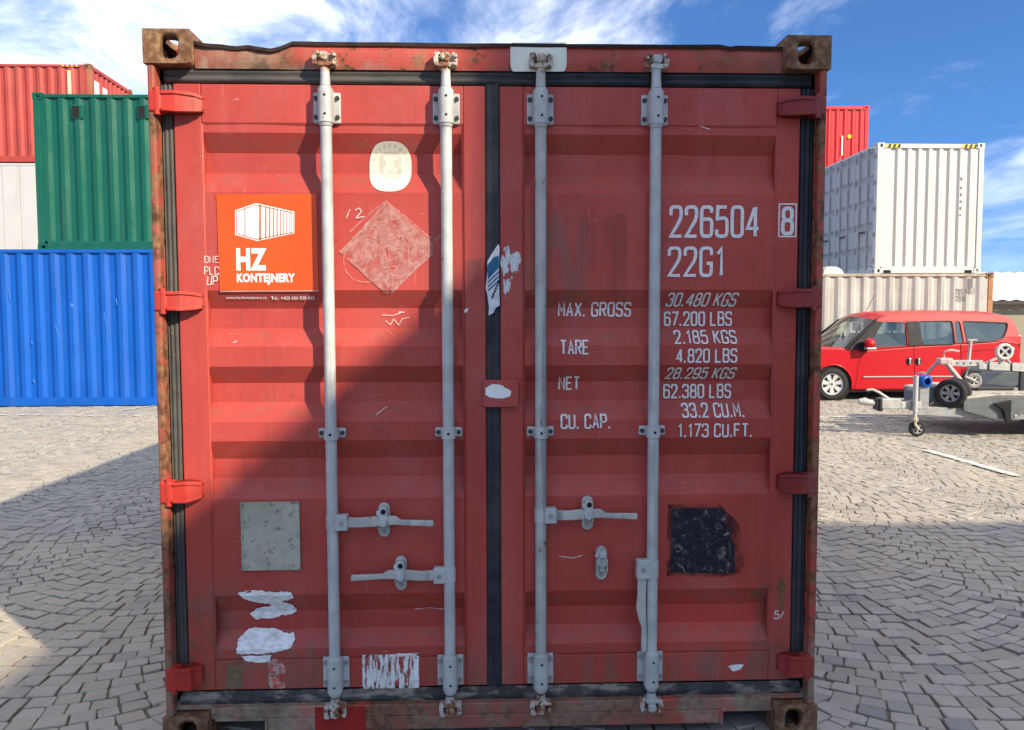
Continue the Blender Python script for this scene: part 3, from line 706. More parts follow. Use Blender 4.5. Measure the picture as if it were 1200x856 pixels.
# alpha materials for residue, chalk and peeled paper
def residue(name, c, scale, lo, hi, amax=1.0, rough=.6, stretch=None, seed=0, c2=None):
    k = NT(name); n = k.noise(scale, 7, .72, stretch, .3, (seed, seed*.7, seed*1.3)); a = k.ramp(n, lo, hi, 0, amax)
    col = k.mix(k.ramp(k.noise(scale*2.3, 4, .6, stretch, 0, (seed+3, 1, 2)), .4, .62), c, c2 or sc(c, .8))
    k.fin(col, rough); k.lk(a, k.b.inputs['Alpha']); return k.m
WP = residue('worn_white_lettering', (.84, .83, .81), 48, .29, .36, .97, .55, None, 2, (.70, .66, .64))
for txt, rc, sl_ in (('226504', (786, 243, 888, 277), 0), ('22G1', (784, 291, 848, 323), 0), ('30.480 KGS', (783, 344, 864, 358.5), .18), ('67.200 LBS', (782, 366, 861, 381.5), 0), ('2.185 KGS', (792, 388, 864, 402.5), 0),
                     ('4.820 LBS', (793, 409.5, 863, 424.5), 0), ('28.295 KGS', (782, 431.5, 862, 444.5), .18), ('62.380 LBS', (781, 452, 860, 467.5), 0), ('33.2 CU.M.', (801, 474, 873, 489), 0), ('1.173 CU.FT.', (795, 497, 881, 512), 0),
                     ('MAX. GROSS', (656, 355, 741, 370.5), 0), ('TARE', (657.5, 399.5, 689.5, 415), 0), ('NET', (656.5, 443, 680, 457.5), 0), ('CU. CAP.', (658, 486.5, 715, 502), 0)):
    big = rc[3]-rc[1] > 25
    stroke_text(txt, rc, doorR, WP, 0.84 if big else .98, sl_, gap=2.0)
stroke_text('8', (917, 244.5, 928.5, 274), doorR, WP, 1.05)
def frame_px(x0, y0, x1, y1, t, parent, mat, name='lettering_frame'):
    bm = bmesh.new(); A = onY(x0, y1, YF); B = onY(x1, y0, YF)
    ribbon(bm, [Vector((A.x, A.z)), Vector((B.x, A.z)), Vector((B.x, B.z)), Vector((A.x, B.z))], t/2, True, lambda p: (p.x, 0, p.y)); lay(bm, .0012); return finish(bm, name, mat, parent)
frame_px(912.5, 239.5, 933, 277.5, .005, doorR, WP)
# orange sticker
def sticker_mat(name, c, rough=.35, w=.0):
    k = NT(name); a = k.noise(6, 4); s_ = k.ramp(k.noise(60, 6, .8), .70, .74)
    return k.fin(k.mix(k.math('MULTIPLY', s_, .6), k.mix(k.ramp(a, .3, .7), sc(c, .94), sc(c, 1.05)), (.6, .45, .38)), rough)
ORG = sticker_mat('orange_sticker', (.80, .085, .012)); SW = plain('sticker_white', (.82, .81, .79), .4, 0, .04); SL = plain('sticker_line', (.45, .20, .13), .5)
z4 = lambda x, y: (150+x/4.281, 200+y/4.281)
decal('sticker', [z4(443, 121), z4(945, 117), z4(956, 603), z4(461, 606)], ORG, doorL, .0012)
decal('sticker_edge', [z4(461, 604), z4(956, 601), z4(956, 607), z4(461, 610)], plain('sticker_rim', (.75, .5, .42), .5), doorL, .0016)
decal('sticker_picture', [z4(x, y) for x, y in ((538, 200), (642, 164), (835, 207), (835, 315), (648, 354), (538, 323))], SW, doorL, .0020)
for q in (((544, 205), (548, 203.5), (548, 320), (544, 319)), ((585, 193), (590, 192), (590, 329), (585, 328)), ((658, 172), (670, 174), (670, 347), (658, 349)), ((544, 204), (642, 170), (829, 211), (829, 215), (642, 175), (544, 209)),
          ((544, 315), (648, 344), (829, 308), (829, 312), (648, 349), (544, 320)), ((566, 257), (580, 257), (580, 260), (566, 260)), ((597, 257), (612, 257), (612, 260), (597, 260)), ((829, 213), (832, 213), (832, 312), (829, 312))):
    decal('sticker_line', [z4(*p) for p in q], SL, doorL, .0026)
for i, x in enumerate((688, 707, 727, 746, 764, 780, 795, 808, 820)):
    w_ = 8 - i*.6; t_ = 172 + (x-645)*.208; b_ = 349 - (x-648)*.2
    decal('sticker_line', [z4(x, t_), z4(x+w_, t_+1), z4(x+w_, b_), z4(x, b_)], SL, doorL, .0026)
font_text('HZ', (*z4(545, 390), *z4(695, 502)), doorL, SW, .05)
font_text('KONTEJNERY', (*z4(547, 516), *z4(838, 574)), doorL, SW, .048)
font_text('www.hz-kontejnery.cz', (*z4(484, 630), *z4(690, 648)), doorL, SW, .02)
font_text('Tel.: +420 606 838 663', (*z4(712, 630), *z4(930, 648)), doorL, SW, .02)

CHALK = residue('chalk', (.70, .46, .41), 60, .36, .62, .6)
CHALKW = residue('chalk_white', (.80, .74, .70), 60, .28, .5, .9)
DIA = residue('diamond_ghost', (.58, .31, .27), 26, .30, .56, .66, .7, None, 3, (.46, .20, .17))
OVAL = plain('oval_sticker_face', (.64, .61, .50), .5, 0, .05)
TORN = residue('torn_paper', (.86, .85, .83), 15, .355, .385, 1, .7, (1, 1, 2.6), 5, (.66, .64, .62))
SHRED = residue('paper_shreds', (.78, .77, .74), 20, .47, .53, 1, .7, (2.6, 1, .55), 8)
SMEAR = residue('grey_smear', (.15, .13, .12), 9, .35, .65, .55, .7, None, 2)
BLK = residue('black_overspray', (.012, .013, .016), 10, .38, .70, .8, .5, None, 4)
TAPE = (lambda k: k.fin(k.mix(k.ramp(k.noise(20, 9, .85, (1, 1, .7), 2.2), .54, .64), (.010, .013, .022), (.36, .27, .25)), k.ramp(k.noise(12, 5), .35, .65, .15, .42), 0, k.noise(24, 5), .5, .006))(NT('black_tape'))
PLATE = (lambda k: k.fin(k.mix(k.ramp(k.noise(34, 6, .78), .54, .64, 0, .85), k.mix(k.ramp(k.noise(7, 4), .4, .6), (.37, .36, .27), (.44, .43, .34)), (.15, .13, .095)), .6, .1, k.noise(90, 4), .3, .002))(NT('data_plate_metal'))

# oval approval sticker: rounded outline with a faint ring and shield
def superell(cx, cy, a, b_, e=2.7, n=44): return [(cx + a*math.copysign(abs(math.cos(t))**(2/e), math.cos(t)), cy + b_*math.copysign(abs(math.sin(t))**(2/e), math.sin(t))) for t in [2*math.pi*i/n for i in range(n)]]
decal('oval_sticker', superell(456, 194.5, 25, 30), OVAL, doorL, .0012)
FAINT = plain('faint_print', (.52, .49, .40), .55)
decal('oval_sticker_shield', [(443, 179), (449, 176), (464, 176), (469, 179), (469, 200), (466, 208), (446, 208), (443, 200)], FAINT, doorL, .0016)
decal('oval_sticker_mark', [(447, 180), (465, 180), (465, 184), (459, 187), (461, 193), (465, 196), (462, 201), (456, 198), (450, 203), (447, 197), (451, 190)], OVAL, doorL, .0020)
for i in range(9):
    t = math.pi*(1.12 + .76*i/8); cx, cy = 456+21.5*math.cos(t), 194.5+26*math.sin(t)
    decal('oval_sticker_mark', [(cx-1.3, cy-1.6), (cx+1.3, cy-1.6), (cx+1.3, cy+1.6), (cx-1.3, cy+1.6)], FAINT, doorL, .0018)
# ghost of a removed diamond placard with chalk scribble
decal('placard_ghost', [(453, 235.5), (508, 285), (508, 297), (458, 344.5), (450, 343), (398, 296)], DIA, doorL, .0010, .004, 3)
def chalk_line(pts, w_, parent=doorL, mat=None, closed=False, wob=.0008):
    bm = bmesh.new(); q = []
    for i in range(len(pts)-1):
        a = onY(*pts[i], YF); c = onY(*pts[i+1], YF); k = max(1, int((c-a).length/.008))
        q += [Vector((a.x+(c.x-a.x)*j/k + random.uniform(-wob, wob), a.z+(c.z-a.z)*j/k + random.uniform(-wob, wob))) for j in range(k)]
    e = onY(*pts[-1], YF)
    if not closed: q.append(Vector((e.x, e.z)))
    ribbon(bm, q, w_/2, closed, lambda p: (p.x, 0, p.y)); lay(bm, .0016); return finish(bm, 'chalk_mark', mat or CHALK, parent)
circ = lambda cx, cy, a, b_, n=22, t0=0, t1=2*math.pi: [(cx+a*math.cos(t0+(t1-t0)*i/n), cy+b_*math.sin(t0+(t1-t0)*i/n)) for i in range(n+1)]
chalk_line(circ(428, 306, 25.5, 25), .0035, closed=True)
chalk_line([(398, 296), (426, 268), (453, 236), (480, 258), (510, 284)], .004); chalk_line([(508, 297), (482, 320), (458, 345)], .004); chalk_line([(410, 272), (434, 250), (452, 236)], .004)
for p in (([(444, 261), (470, 256)]), ([(424, 272), (436, 268), (428, 280)]), ([(437, 316), (486, 309)]), ([(456, 282), (472, 276), (470, 300), (456, 305), (456, 282)]), ([(480, 272), (478, 309)]), ([(488, 270), (487, 308)]), ([(424, 292), (432, 284), (438, 290), (426, 320)]), ([(476, 290), (500, 283)]), ([(505, 276), (512, 282), (516, 276)])):
    chalk_line(p, .0035)
chalk_line(circ(457, 324, 3.5, 3.5, 10), .003); chalk_line(circ(457, 331, 4.5, 4, 10), .003)
chalk_line([(410, 246), (406, 256)], .003, mat=CHALKW); chalk_line([(416, 247), (421, 244), (424, 248), (417, 256), (427, 254)], .003, mat=CHALKW)
chalk_line([(446, 369), (458, 370), (470, 366)], .0025, mat=CHALKW); chalk_line([(450, 376), (456, 381), (460, 374), (466, 381), (470, 374), (478, 372)], .0025, mat=CHALKW); chalk_line([(452, 388), (462, 394)], .0025); chalk_line([(466, 366), (472, 366)], .004, mat=CHALKW)
stroke_text('ONE', (240, 300.5, 256, 308), doorL, CHALKW, 0.75, 0, 'chalk_mark', .25); stroke_text('PLC', (240, 313, 256, 322), doorL, CHALKW, 0.75, 0, 'chalk_mark', .25); stroke_text('UP', (243, 324, 254, 334), doorL, CHALKW, 0.75, .1, 'chalk_mark', .25)
for p in (((485, 719), (502, 717), (519, 719)), ((440, 487), (452, 478)), ((272, 402), (276, 400)), ((655, 652), (672, 654), (682, 651)), ((820, 148), (832, 152))):
    chalk_line(p, .003, doorL if p[0][0] < 570 else doorR, CHALKW)
decal('grey_mark', superell(444, 499, 7, 8, 2), SMEAR, doorL, .001, .002, 3)
decal('grey_mark', [(546, 306), (564, 303), (562, 332), (549, 336)], SMEAR, doorL, .001, .004, 4)
decal('ghost_lettering', [(672, 252), (735, 250), (735, 352), (668, 356)], residue('old_letter_ghost', (.20, .085, .065), 7, .42, .66, .22, .7, (2, 1, .5), 6), doorR, .0009, .006, 9)
stroke_text('^', (910, 681, 920, 716), doorR, residue('brown_marker', (.24, .13, .06), 50, .3, .5, .7), 1.2, 0, 'chalk_mark', .15); stroke_text('5/', (907, 716, 919, 725), doorR, CHALKW, 1.1, .1, 'chalk_mark', .2)
decal('paper_scrap', [(853, 781), (862, 778), (871, 779), (868, 784), (858, 787)], TORN, doorR, .0012, .004, 12)
decal('paper_scrap', [(764, 656), (770, 655), (769, 660), (765, 660)], TORN, doorR, .0012, .002, 13)
# data plate
b = MB(); A = onY(284, 668.5, YF); B = onY(351, 588, YF); b.box(A.x, B.x, YF-.0045, YF+.004, A.z, B.z); pl = b.build('data_plate', PLATE, doorL, .001)
b = MB(); t_ = .006
for q in ((A.x, B.x, A.z, A.z+t_), (A.x, B.x, B.z-t_, B.z), (A.x, A.x+t_, A.z+t_, B.z-t_), (B.x-t_, B.x, A.z+t_, B.z-t_)): b.box(q[0], q[1], YF-.0062, YF-.0046, q[2], q[3])
b.build('plate_rim', PLATE, pl, .001)
for fx, fz in ((0, 0), (1, 0), (0, 1), (1, 1), (.5, 1), (0, .5), (1, .5)):
    b = MB(); x = A.x+(B.x-A.x)*fx + (.004 if fx == 0 else -.004 if fx == 1 else 0); z = A.z+(B.z-A.z)*fz + (.004 if fz == 0 else -.004 if fz == 1 else 0); b.tube((x, YF-.0085, z), (x, YF-.004, z), .005, .007, 10); b.build('rivet', M['bolt_light'], pl)
# torn white stickers on the left leaf
decal('torn_sticker', [(278, 695), (296, 692), (322, 693), (340, 695), (343, 701), (336, 706), (330, 707), (342, 712), (345, 719), (338, 725), (318, 729), (297, 731), (289, 725), (300, 717), (318, 712), (300, 709), (285, 704)], TORN, doorL, .0014, .006, 21)
decal('torn_sticker', [(276, 767), (277, 752), (288, 742), (296, 740), (318, 742), (336, 747), (341, 745), (344, 752), (340, 760), (322, 765), (296, 767)], TORN, doorL, .0014, .005, 22)
decal('torn_sticker', [(282, 769), (318, 768), (316, 775), (300, 777), (286, 774)], TORN, doorL, .0014, .004, 23)
decal('torn_sticker', [(314, 776), (328, 771), (335, 774), (334, 806), (318, 807), (315, 792)], residue('sticker_scraps', (.45, .34, .30), 24, .42, .5, 1, .7, None, 4, (.60, .10, .06)), doorL, .0013, .005, 24)
decal('torn_sticker', [(266, 778), (282, 771), (284, 806), (264, 808)], residue('rust_scab', (.22, .15, .08), 18, .40, .52, .9, .85, None, 9), doorL, .0013, .006, 25)
decal('striped_sticker', [(424, 768), (490, 766), (491, 807), (425, 809)], SHRED, doorL, .0014, .002, 26)
decal('striped_sticker_edge', [(484, 767), (491, 766), (491, 806), (486, 806)], TORN, doorL, .0017, .003, 27)
decal('striped_sticker_edge', [(464, 766), (491, 766), (490, 769), (464, 770)], TORN, doorL, .0017, .002, 28)
# black taped patch on the right leaf
decal('overspray', [(782, 590), (842, 590), (862, 610), (874, 640), (872, 662), (862, 676), (782, 676)], BLK, doorR, .0008, .008, 31)
decal('black_patch', [(788, 596), (846, 595.5), (852, 601), (849, 612), (860, 640), (861, 672), (785, 671)], TAPE, doorR, .0022, .0007, 32)
# blue and white torn seal label over the centre gasket
SEALB = plain('label_blue', (.012, .10, .20), .45); 
def seal(poly, mat, off): 
    bm = bmesh.new(); vs = [bm.verts.new((onY(x, y, .05).x, .0475-off, onY(x, y, .05).z)) for x, y in poly]; es = [bm.edges.new((vs[i-1], vs[i])) for i in range(len(vs))]
    bmesh.ops.triangle_fill(bm, use_beauty=True, edges=es); return finish(bm, 'seal_label', mat, box)
LBW = plain('label_white', (.62, .64, .66), .5, 0, .15, 40)
seal([(584, 286), (585.5, 290), (584.5, 320), (585.5, 358), (581, 361), (578, 367), (572.5, 370), (573, 360), (571, 345), (569, 338), (571.5, 318), (571, 307), (576, 298)], LBW, 0)
seal([(584.5, 300), (584.5, 314), (571.8, 328), (571.5, 311), (578, 302)], SEALB, .0012)
for k_ in range(3): seal([(584.5, 318+k_*5), (584.5, 320+k_*5), (572, 332+k_*5), (571.8, 330+k_*5)], SEALB, .0012)
for k_ in range(6): seal([(575.5+k_*1.5, 349-k_*3.6), (577+k_*1.5, 346-k_*3.6), (578.3+k_*1.4, 348-k_*3.2), (576.8+k_*1.5, 351-k_*3.5)], M['hole'], .0012)
SHR2 = residue('label_shreds', (.70, .70, .70), 24, .45, .5, 1, .7, (1.6, 1, .7), 12)
decal('seal_label_shreds', [(589, 290), (596, 288), (598, 300), (606, 294), (612, 300), (608, 318), (600, 328), (596, 342), (590, 352), (590, 330), (587, 312)], SHR2, doorR, .0012, .004, 41)
decal('paper_scrap', [(543, 364), (548, 361), (549, 364), (545, 367)], TORN, doorL, .0012, .001, 42)
# lock cover plate bridging both leaves
A = onY(566, 477.5, .04); B = onY(607.5, 445.5, .04)
b = MB(); b.box(A.x, B.x, .036, YF-.001, A.z, B.z); cov = b.build('lock_cover', M['door'], doorL, .003)
b = MB(); pts = [(569, 455), (577, 450), (586, 451), (595, 456), (599, 458), (598, 464), (591, 467), (584, 467), (575, 466), (569, 463)]
bm = bmesh.new(); q = []
for a_, c_ in zip(pts, pts[1:]+pts[:1]):
    for i in range(5):
        x = a_[0]+(c_[0]-a_[0])*i/5; y = a_[1]+(c_[1]-a_[1])*i/5; p = onY(x+.8*noise.noise(Vector((x, y, 0))), y+.9*noise.noise(Vector((x, y, 5))), .036); q.append(bm.verts.new((p.x, .0348, p.z)))
es = [bm.edges.new((q[i-1], q[i])) for i in range(len(q))]; bmesh.ops.triangle_fill(bm, use_beauty=True, edges=es); finish(bm, 'paint_blot', SW, cov)
# white repair patch on the header
b = MB(); pts = superell(631, 66, 33, 23, 4.5, 40); q = [(onY(x, max(50.5, min(84.5, y)), .04)) for x, y in pts]
bm = bmesh.new(); vs = [bm.verts.new((p.x, .0365, p.z)) for p in q]; es = [bm.edges.new((vs[i-1], vs[i])) for i in range(len(vs))]
bmesh.ops.remove_doubles(bm, verts=bm.verts, dist=1e-5); bmesh.ops.triangle_fill(bm, use_beauty=True, edges=bm.edges[:]); 
finish(bm, 'white_patch', paint('patch_white', (.80, .78, .66), .6, .12, .06, .15), header)

# ------------------------------------------------------------------ lock rods and their fittings
YB = .026; RR = .0205
GV, GD = M['galv'], M['galv_dirty']
def rod(xt, xb, mat, cam_mat, seed):
    rnd = random.Random(seed)
    x = (X_(xt, YB, 150) + X_(xb, YB, 760))/2
    zc = lambda y, Y=YB: onY(590, y, Y).z
    b = MB(); b.tube((x, YB, zc(800)), (x, YB, zc(104)), RR, n=24); b.tube((x, YB, zc(812)), (x, YB, zc(798)), .017, n=20); b.tube((x, YB, zc(103)), (x, YB, zc(84)), .0185, .016, n=20)
    o = b.build('lock_rod', mat, box)
    for yt, yb in ((107, 146), (768, 806)):
        z1, z0 = zc(yt, .03), zc(yb, .03); b = MB()
        b.box(x-.049, x+.049, .0485, YF-.0005, z0+.004, z1-.004); b.tube((x, YB-.002, z0), (x, YB-.002, z1), .0275, n=24); b.box(x-.0275, x+.0275, YB, .05, z0+.001, z1-.001)
        b.tube((x, YB-.002, z1), (x, YB-.002, z1+.008), .024, .021, n=20); b.tube((x, YB-.002, z0-.012), (x, YB-.002, z0), .022, .025, n=20)
        br = b.build('bearing_bracket', GV, o, .005)
        for sx in (-1, 1):
            for zz_ in (z0+.025, z1-.025):
                b = MB(); b.tube((x+sx*.038, .040, zz_), (x+sx*.038, .05, zz_), .0075, .0085, 12); b.build('bolt', M['bolt'] if yt < 300 else M['bolt_light'], br)
        for zz_ in (z0+.026, z1-.026):
            b = MB(); b.tube((x+.002, YB-.0305, zz_), (x+.002, YB-.02, zz_), .0045, n=10); b.build('grease_hole', M['hole'], br)
    zg = zc(507); b = MB(); b.tube((x, YB, zg-.021), (x, YB, zg+.021), .026, n=24); b.box(x-.05, x+.05, .046, YF-.0005, zg-.018, zg+.018); b.box(x-.026, x+.026, YB, .05, zg-.019, zg+.019)
    br = b.build('rod_guide', GV, o, .006)
    for sx in (-1, 1):
        b = MB(); b.tube((x+sx*.038, .038, zg), (x+sx*.038, .047, zg), .0075, .0085, 12); b.build('bolt', M['bolt'], br)
    b = MB(); b.tube((x+.001, YB-.0285, zg-.001), (x+.001, YB-.02, zg-.001), .005, n=10); b.build('grease_hole', M['hole'], br)
    # cam and keeper at both ends
    for zc_, up in ((zc(75, .02), 1), (zc(826, .02), -1)):
        T = Matrix.Translation((x, 0, zc_)) @ Matrix.Diagonal((1, 1, up, 1))
        b = MB(); b.tube((0, YB, -.034), (0, YB, -.006), .0165, .0195, 16, M=T)
        b.box(-.022, .022, YB-.022, YB+.02, -.016, .0, T); b.box(-.013, .013, YB-.02, YB+.024, -.002, .034, T)
        b.prism([(-.016, .006), (.012, .002), (.018, .022), (.006, .034), (-.014, .030)], YB-.026, YB-.012, T)
        b.tube((-.004, YB-.03, .016), (-.004, YB-.01, .016), .009, n=12, M=T)
        b.build('cam', cam_mat, o, .003)
        b = MB(); fl = rnd.choice((-1, 1))
        b.box(-.036, .038, .034, .0452, -.012, .036, T)
        for sx in (-1, 1):
            b.prism([(sx*.022, -.014), (sx*.040, -.010), (sx*.043, .012), (sx*.033, .036), (sx*.022, .038), (sx*.026, .012)], .004 if sx == fl else .012, .0455, T)
        b.box(-.036*fl-.006, -.036*fl+.006, .0, .03, .016, .028, T)
        b.box(.018, .040, .002, .030, -.012, -.002, T); b.box(-.040, -.018, .006, .030, .026, .036, T)
        b.build('cam_keeper', M['cam'], o, .003)
    return o, x
rods = [rod(380.5, 393.5, GV, M['cam'], 1), rod(521, 529, GV, M['cam'], 2), rod(633, 634.5, GD, M['cam'], 3), rod(768, 764, GV, GV, 5)]
def handle(ro, x, y, d, px_end, pxc, grip):
    z = onY(590, y, .02).z; xe = X_(px_end, .01, y); xc = X_(pxc, .03, y)
    b = MB(); b.box(min(x+d*.012, x+d*.058), max(x+d*.012, x+d*.058), YB-.024, YB+.014, z-.029, z+.029); b.tube((x, YB, z-.026), (x, YB, z+.026), .0235, n=18)
    h = b.build('handle_hub', GV, ro, .005)
    b = MB(); b.tube((x+d*.036, YB-.03, z), (x+d*.036, YB-.02, z), .008, n=12); b.build('pivot_bolt', M['bolt_light'], ro)
    dz = -.006 if d > 0 else -.004; xs = x+d*.052
    st = [(xs, .019, YB-.006, 0), (xs+d*.05, .018, YB-.006, -.002), (xs+(xc-xs)*.75, .019, YB-.004, .001), (xc, .018, YB-.006, .004), (xc+(xe-xc)*.25, .016, YB-.010, .006), (xc+(xe-xc)*.36, .0095, YB-.012, dz+.004), (xe-d*.004, .0115, YB-.013, dz), (xe, .009, YB-.013, dz)]
    vs = []
    for X, hh, yy, o_ in st: vs += [(X, yy-.007, z+o_-hh), (X, yy-.007, z+o_+hh), (X, yy+.007, z+o_+hh), (X, yy+.007, z+o_-hh)]
    n = len(st); b = MB(); b.add(vs, [(i*4+j, i*4+(j+1) % 4, i*4+4+(j+1) % 4, i*4+4+j) for i in range(n-1) for j in range(4)] + [(0, 1, 2, 3), (4*n-4, 4*n-3, 4*n-2, 4*n-1)])
    b.build('handle', grip, ro, .004)
    retainer(ro, xc, z + .0, True)
def stad(cx, cz, a, h_, n=10):
    return [(cx + a*math.cos(t), cz + (h_-a) + a*math.sin(t)) for t in [math.pi*i/n for i in range(n+1)]] + [(cx + a*math.cos(t), cz - (h_-a) + a*math.sin(t)) for t in [math.pi + math.pi*i/n for i in range(n+1)]]
def retainer(ro, xc, z, closed):
    b = MB(); b.prism(stad(xc, z+.0, .0215, .064), .044, YF-.0005); b.box(xc-.0215, xc-.0145, .022, .045, z-.03, z+.02); b.box(xc+.0145, xc+.0215, .022, .045, z-.03, z+.02)
    r_ = b.build('handle_catch', GD, ro, .003)
    b = MB(); b.prism(stad(xc, z+.022, .0165, .034), .006 if closed else .024, .016 if closed else .034); b.box(xc-.024, xc-.012, .008 if closed else .026, .034, z+.025, z+.042); b.box(xc-.012, xc+.012, .01, .044, z+.028, z+.05)
    b.build('catch_latch', GV, ro, .003)
    b = MB(); b.tube((xc+.002, .003 if closed else .018, z+.040), (xc+.002, .03, z+.040), .0095, n=14); b.build('bolt', M['hole'], ro)
    b = MB(); b.tube((xc, .041, z-.044), (xc, .046, z-.044), .0085, .011, 14); b.build('rivet', M['bolt_light'], ro)
    if closed:
        b = MB(); b.tube((xc, .0, z), (xc, .008, z), .014, .017, 16); b.box(xc-.006, xc+.006, -.0025, .002, z-.003, z+.003); b.build('catch_knob', GV, ro)
handle(*rods[0], 610, 1, 508, 449.5, GD); handle(*rods[1], 673, -1, 411, 469.5, GD); handle(*rods[2], 604.5, 1, 747, 689, GD)
zq = onY(590, 663, .03).z; xq = X_(705.5, .03, 663); retainer(rods[2][0], xq, zq, False)
b = MB(); b.prism([(xq-.028, zq+.032), (xq-.018, zq+.052), (xq-.010, zq+.066), (xq-.004, zq+.052), (xq-.006, zq+.040), (xq-.020, zq+.024)], .022, .034); b.build('catch_tongue', GV, rods[2][0], .002)
b = MB(); b.box(xq-.010, xq+.012, .032, .0435, zq-.03, zq-.004); b.build('catch_bar', GV, rods[2][0], .002)
# hanging handle on the outer right rod
ro, x = rods[3]; zt = onY(590, 669, .02).z; xh = X_(752.5, .015, 700)
b = MB(); b.box(xh-.022, x-.008, YB-.024, YB+.014, zt-.036, zt+.036); b.tube((x, YB, zt-.034), (x, YB, zt+.034), .0235, n=18); b.build('handle_hub', GV, ro, .005)
b = MB(); b.tube((xh+.001, YB-.03, zt), (xh+.001, YB-.02, zt), .008, n=12); b.build('pivot_bolt', M['bolt_light'], ro)
zz_ = lambda y: onY(590, y, .01).z
st = [(zz_(678), .017, 0), (zz_(700), .016, -.002), (zz_(716), .018, -.004), (zz_(730), .014, .002), (zz_(738), .010, .008), (zz_(756), .0105, .008), (zz_(768), .010, .008)]
vs = []
for Z, hh, o_ in st: vs += [(xh+o_-hh, YB-.016, Z), (xh+o_+hh, YB-.016, Z), (xh+o_+hh, YB-.003, Z), (xh+o_-hh, YB-.003, Z)]
n = len(st); b = MB(); b.add(vs, [(i*4+j, i*4+(j+1) % 4, i*4+4+(j+1) % 4, i*4+4+j) for i in range(n-1) for j in range(4)] + [(0, 1, 2, 3), (4*n-4, 4*n-3, 4*n-2, 4*n-1)]); b.build('handle', GD, ro, .004)

# ------------------------------------------------------------------ container stacks behind the camera that throw the shade
def pm(name, c, **k): return dict(paint=paint(name, c, **k))
ST = [pm('stack_white', (.62, .61, .58), rust=.05), pm('stack_grey', (.40, .40, .39), rust=.1), pm('stack_cream', (.52, .49, .41), rust=.1)]  # pale colours chosen so the unseen stacks bounce more light
names = ('white', 'grey', 'cream')
for i in range(3):
    for lv in range(2):
        k = (i+lv) % 3
        container('shipping_container', '%s shipping container, %s of the %s unseen two-high stack shading the red doors' % (names[k], ('bottom', 'top')[lv], ('first', 'second', 'third')[i]), 'container', (3.96+1.219+i*2.46, -2.96, lv*2.591), math.pi, 6.058, 2.591, ST[k], 'stacked containers opposite the red doors')
container('shipping_container', 'unseen short grey container added across the second and third stacks to shade the right door', 'container', (6.38, -4.98, 5.182), -math.pi/2, 2.99, 2.896, ST[1], 'stacked containers opposite the red doors')  # unseen box added and sized so its shadow edge falls between the doors

# ------------------------------------------------------------------ background containers
def flat_text(txt, rect, Yp, parent, mat, sw=1.0, name='lettering'):
    A = onY(rect[0], rect[3], Yp); B = onY(rect[2], rect[1], Yp); tot = 0; ly = []
    for ch in txt:
        if ch == ' ': tot += 3.2; continue
        ly.append((ch, tot)); tot += 5.9
    tot -= 1.9; sx = (B.x-A.x)/tot; sz = (B.z-A.z)/7; bm = bmesh.new(); ar = sz/sx
    for ch, ox in ly:
        for stt in G[ch]:
            cl = stt[-1] == 'c'; pts = rounded(stt[:-1] if cl else stt, cl)
            ribbon(bm, [Vector((p.x/ar, p.y)) for p in pts], sw/2, cl, lambda p: (A.x+ox*sx+p.x*ar*sx, Yp, A.z+p.y*sz))
    o = finish(bm, name, mat, None); o.parent = parent; o.matrix_parent_inverse = world_of(parent).inverted(); return o
yb_ = onZ(90, 476.5).y                                  # near face of the blue container
cont = dict(pitch=.297)
blue = container('shipping_container', 'bright blue corrugated shipping container standing on the paving, under the green one', 'container', (-14.3, yb_+1.219, 0), -math.pi/2, 12.19, 2.896, dict(paint=paint('blue_paint', (.001, .088, .42), .55, .08, 0, .03), roof=paint('blue_roof', (.01, .1, .4), .5)), 'containers stacked at the yard edge', **cont)
SCR = plain('paint_scuff', (.06, .20, .52), .6)
for (x0, y0, x1, y1, w_) in ((10, 338, 12, 352, 1.2), (37, 400, 38, 404, 1.5), (39, 445, 41, 449, 1.6), (65, 380, 69, 398, 1), (84, 356, 85, 360, 3), (122, 366, 126, 388, .8), (126, 388, 125, 398, .7), (136, 350, 137, 358, 1.2)):
    b = MB(); A = onY(x0, y0, yb_+.014); B = onY(x1, y1, yb_+.014); dx = w_/130
    b.add([(A.x-dx, A.y, A.z), (A.x+dx, A.y, A.z), (B.x+dx, B.y, B.z), (B.x-dx, B.y, B.z)], [(0, 1, 2, 3)]); b.build('scuff', SCR, blue, local=False)
gx = onY(40, 200, yb_+.4).x
green = container('shipping_container', 'green corrugated shipping container on top of the blue one', 'container', (gx, yb_+.42+1.219, 2.896), -math.pi/2, 6.058, 2.896, dict(paint=paint('green_paint', (.006, .095, .062), .3, .08, 0, .03)), 'containers stacked at the yard edge', **cont)
for px in (150-60, 150+17):
    A = onY(px, 127, yb_+.42)
    b = MB(); b.box(A.x-.11, A.x+.11, A.y+.002, A.y+.03, A.z-.19, A.z+.06); vt = b.build('vent', M['paint_g'] if 'paint_g' in M else bpy.data.materials['green_paint'], green, .01, local=False)
    b = MB(); b.box(A.x-.085, A.x+.04, A.y-.004, A.y+.001, A.z-.17, A.z+.04); b.build('vent_opening', M['hole'], vt, local=False)
yr = onY(0, 0, 0).y + 18.4
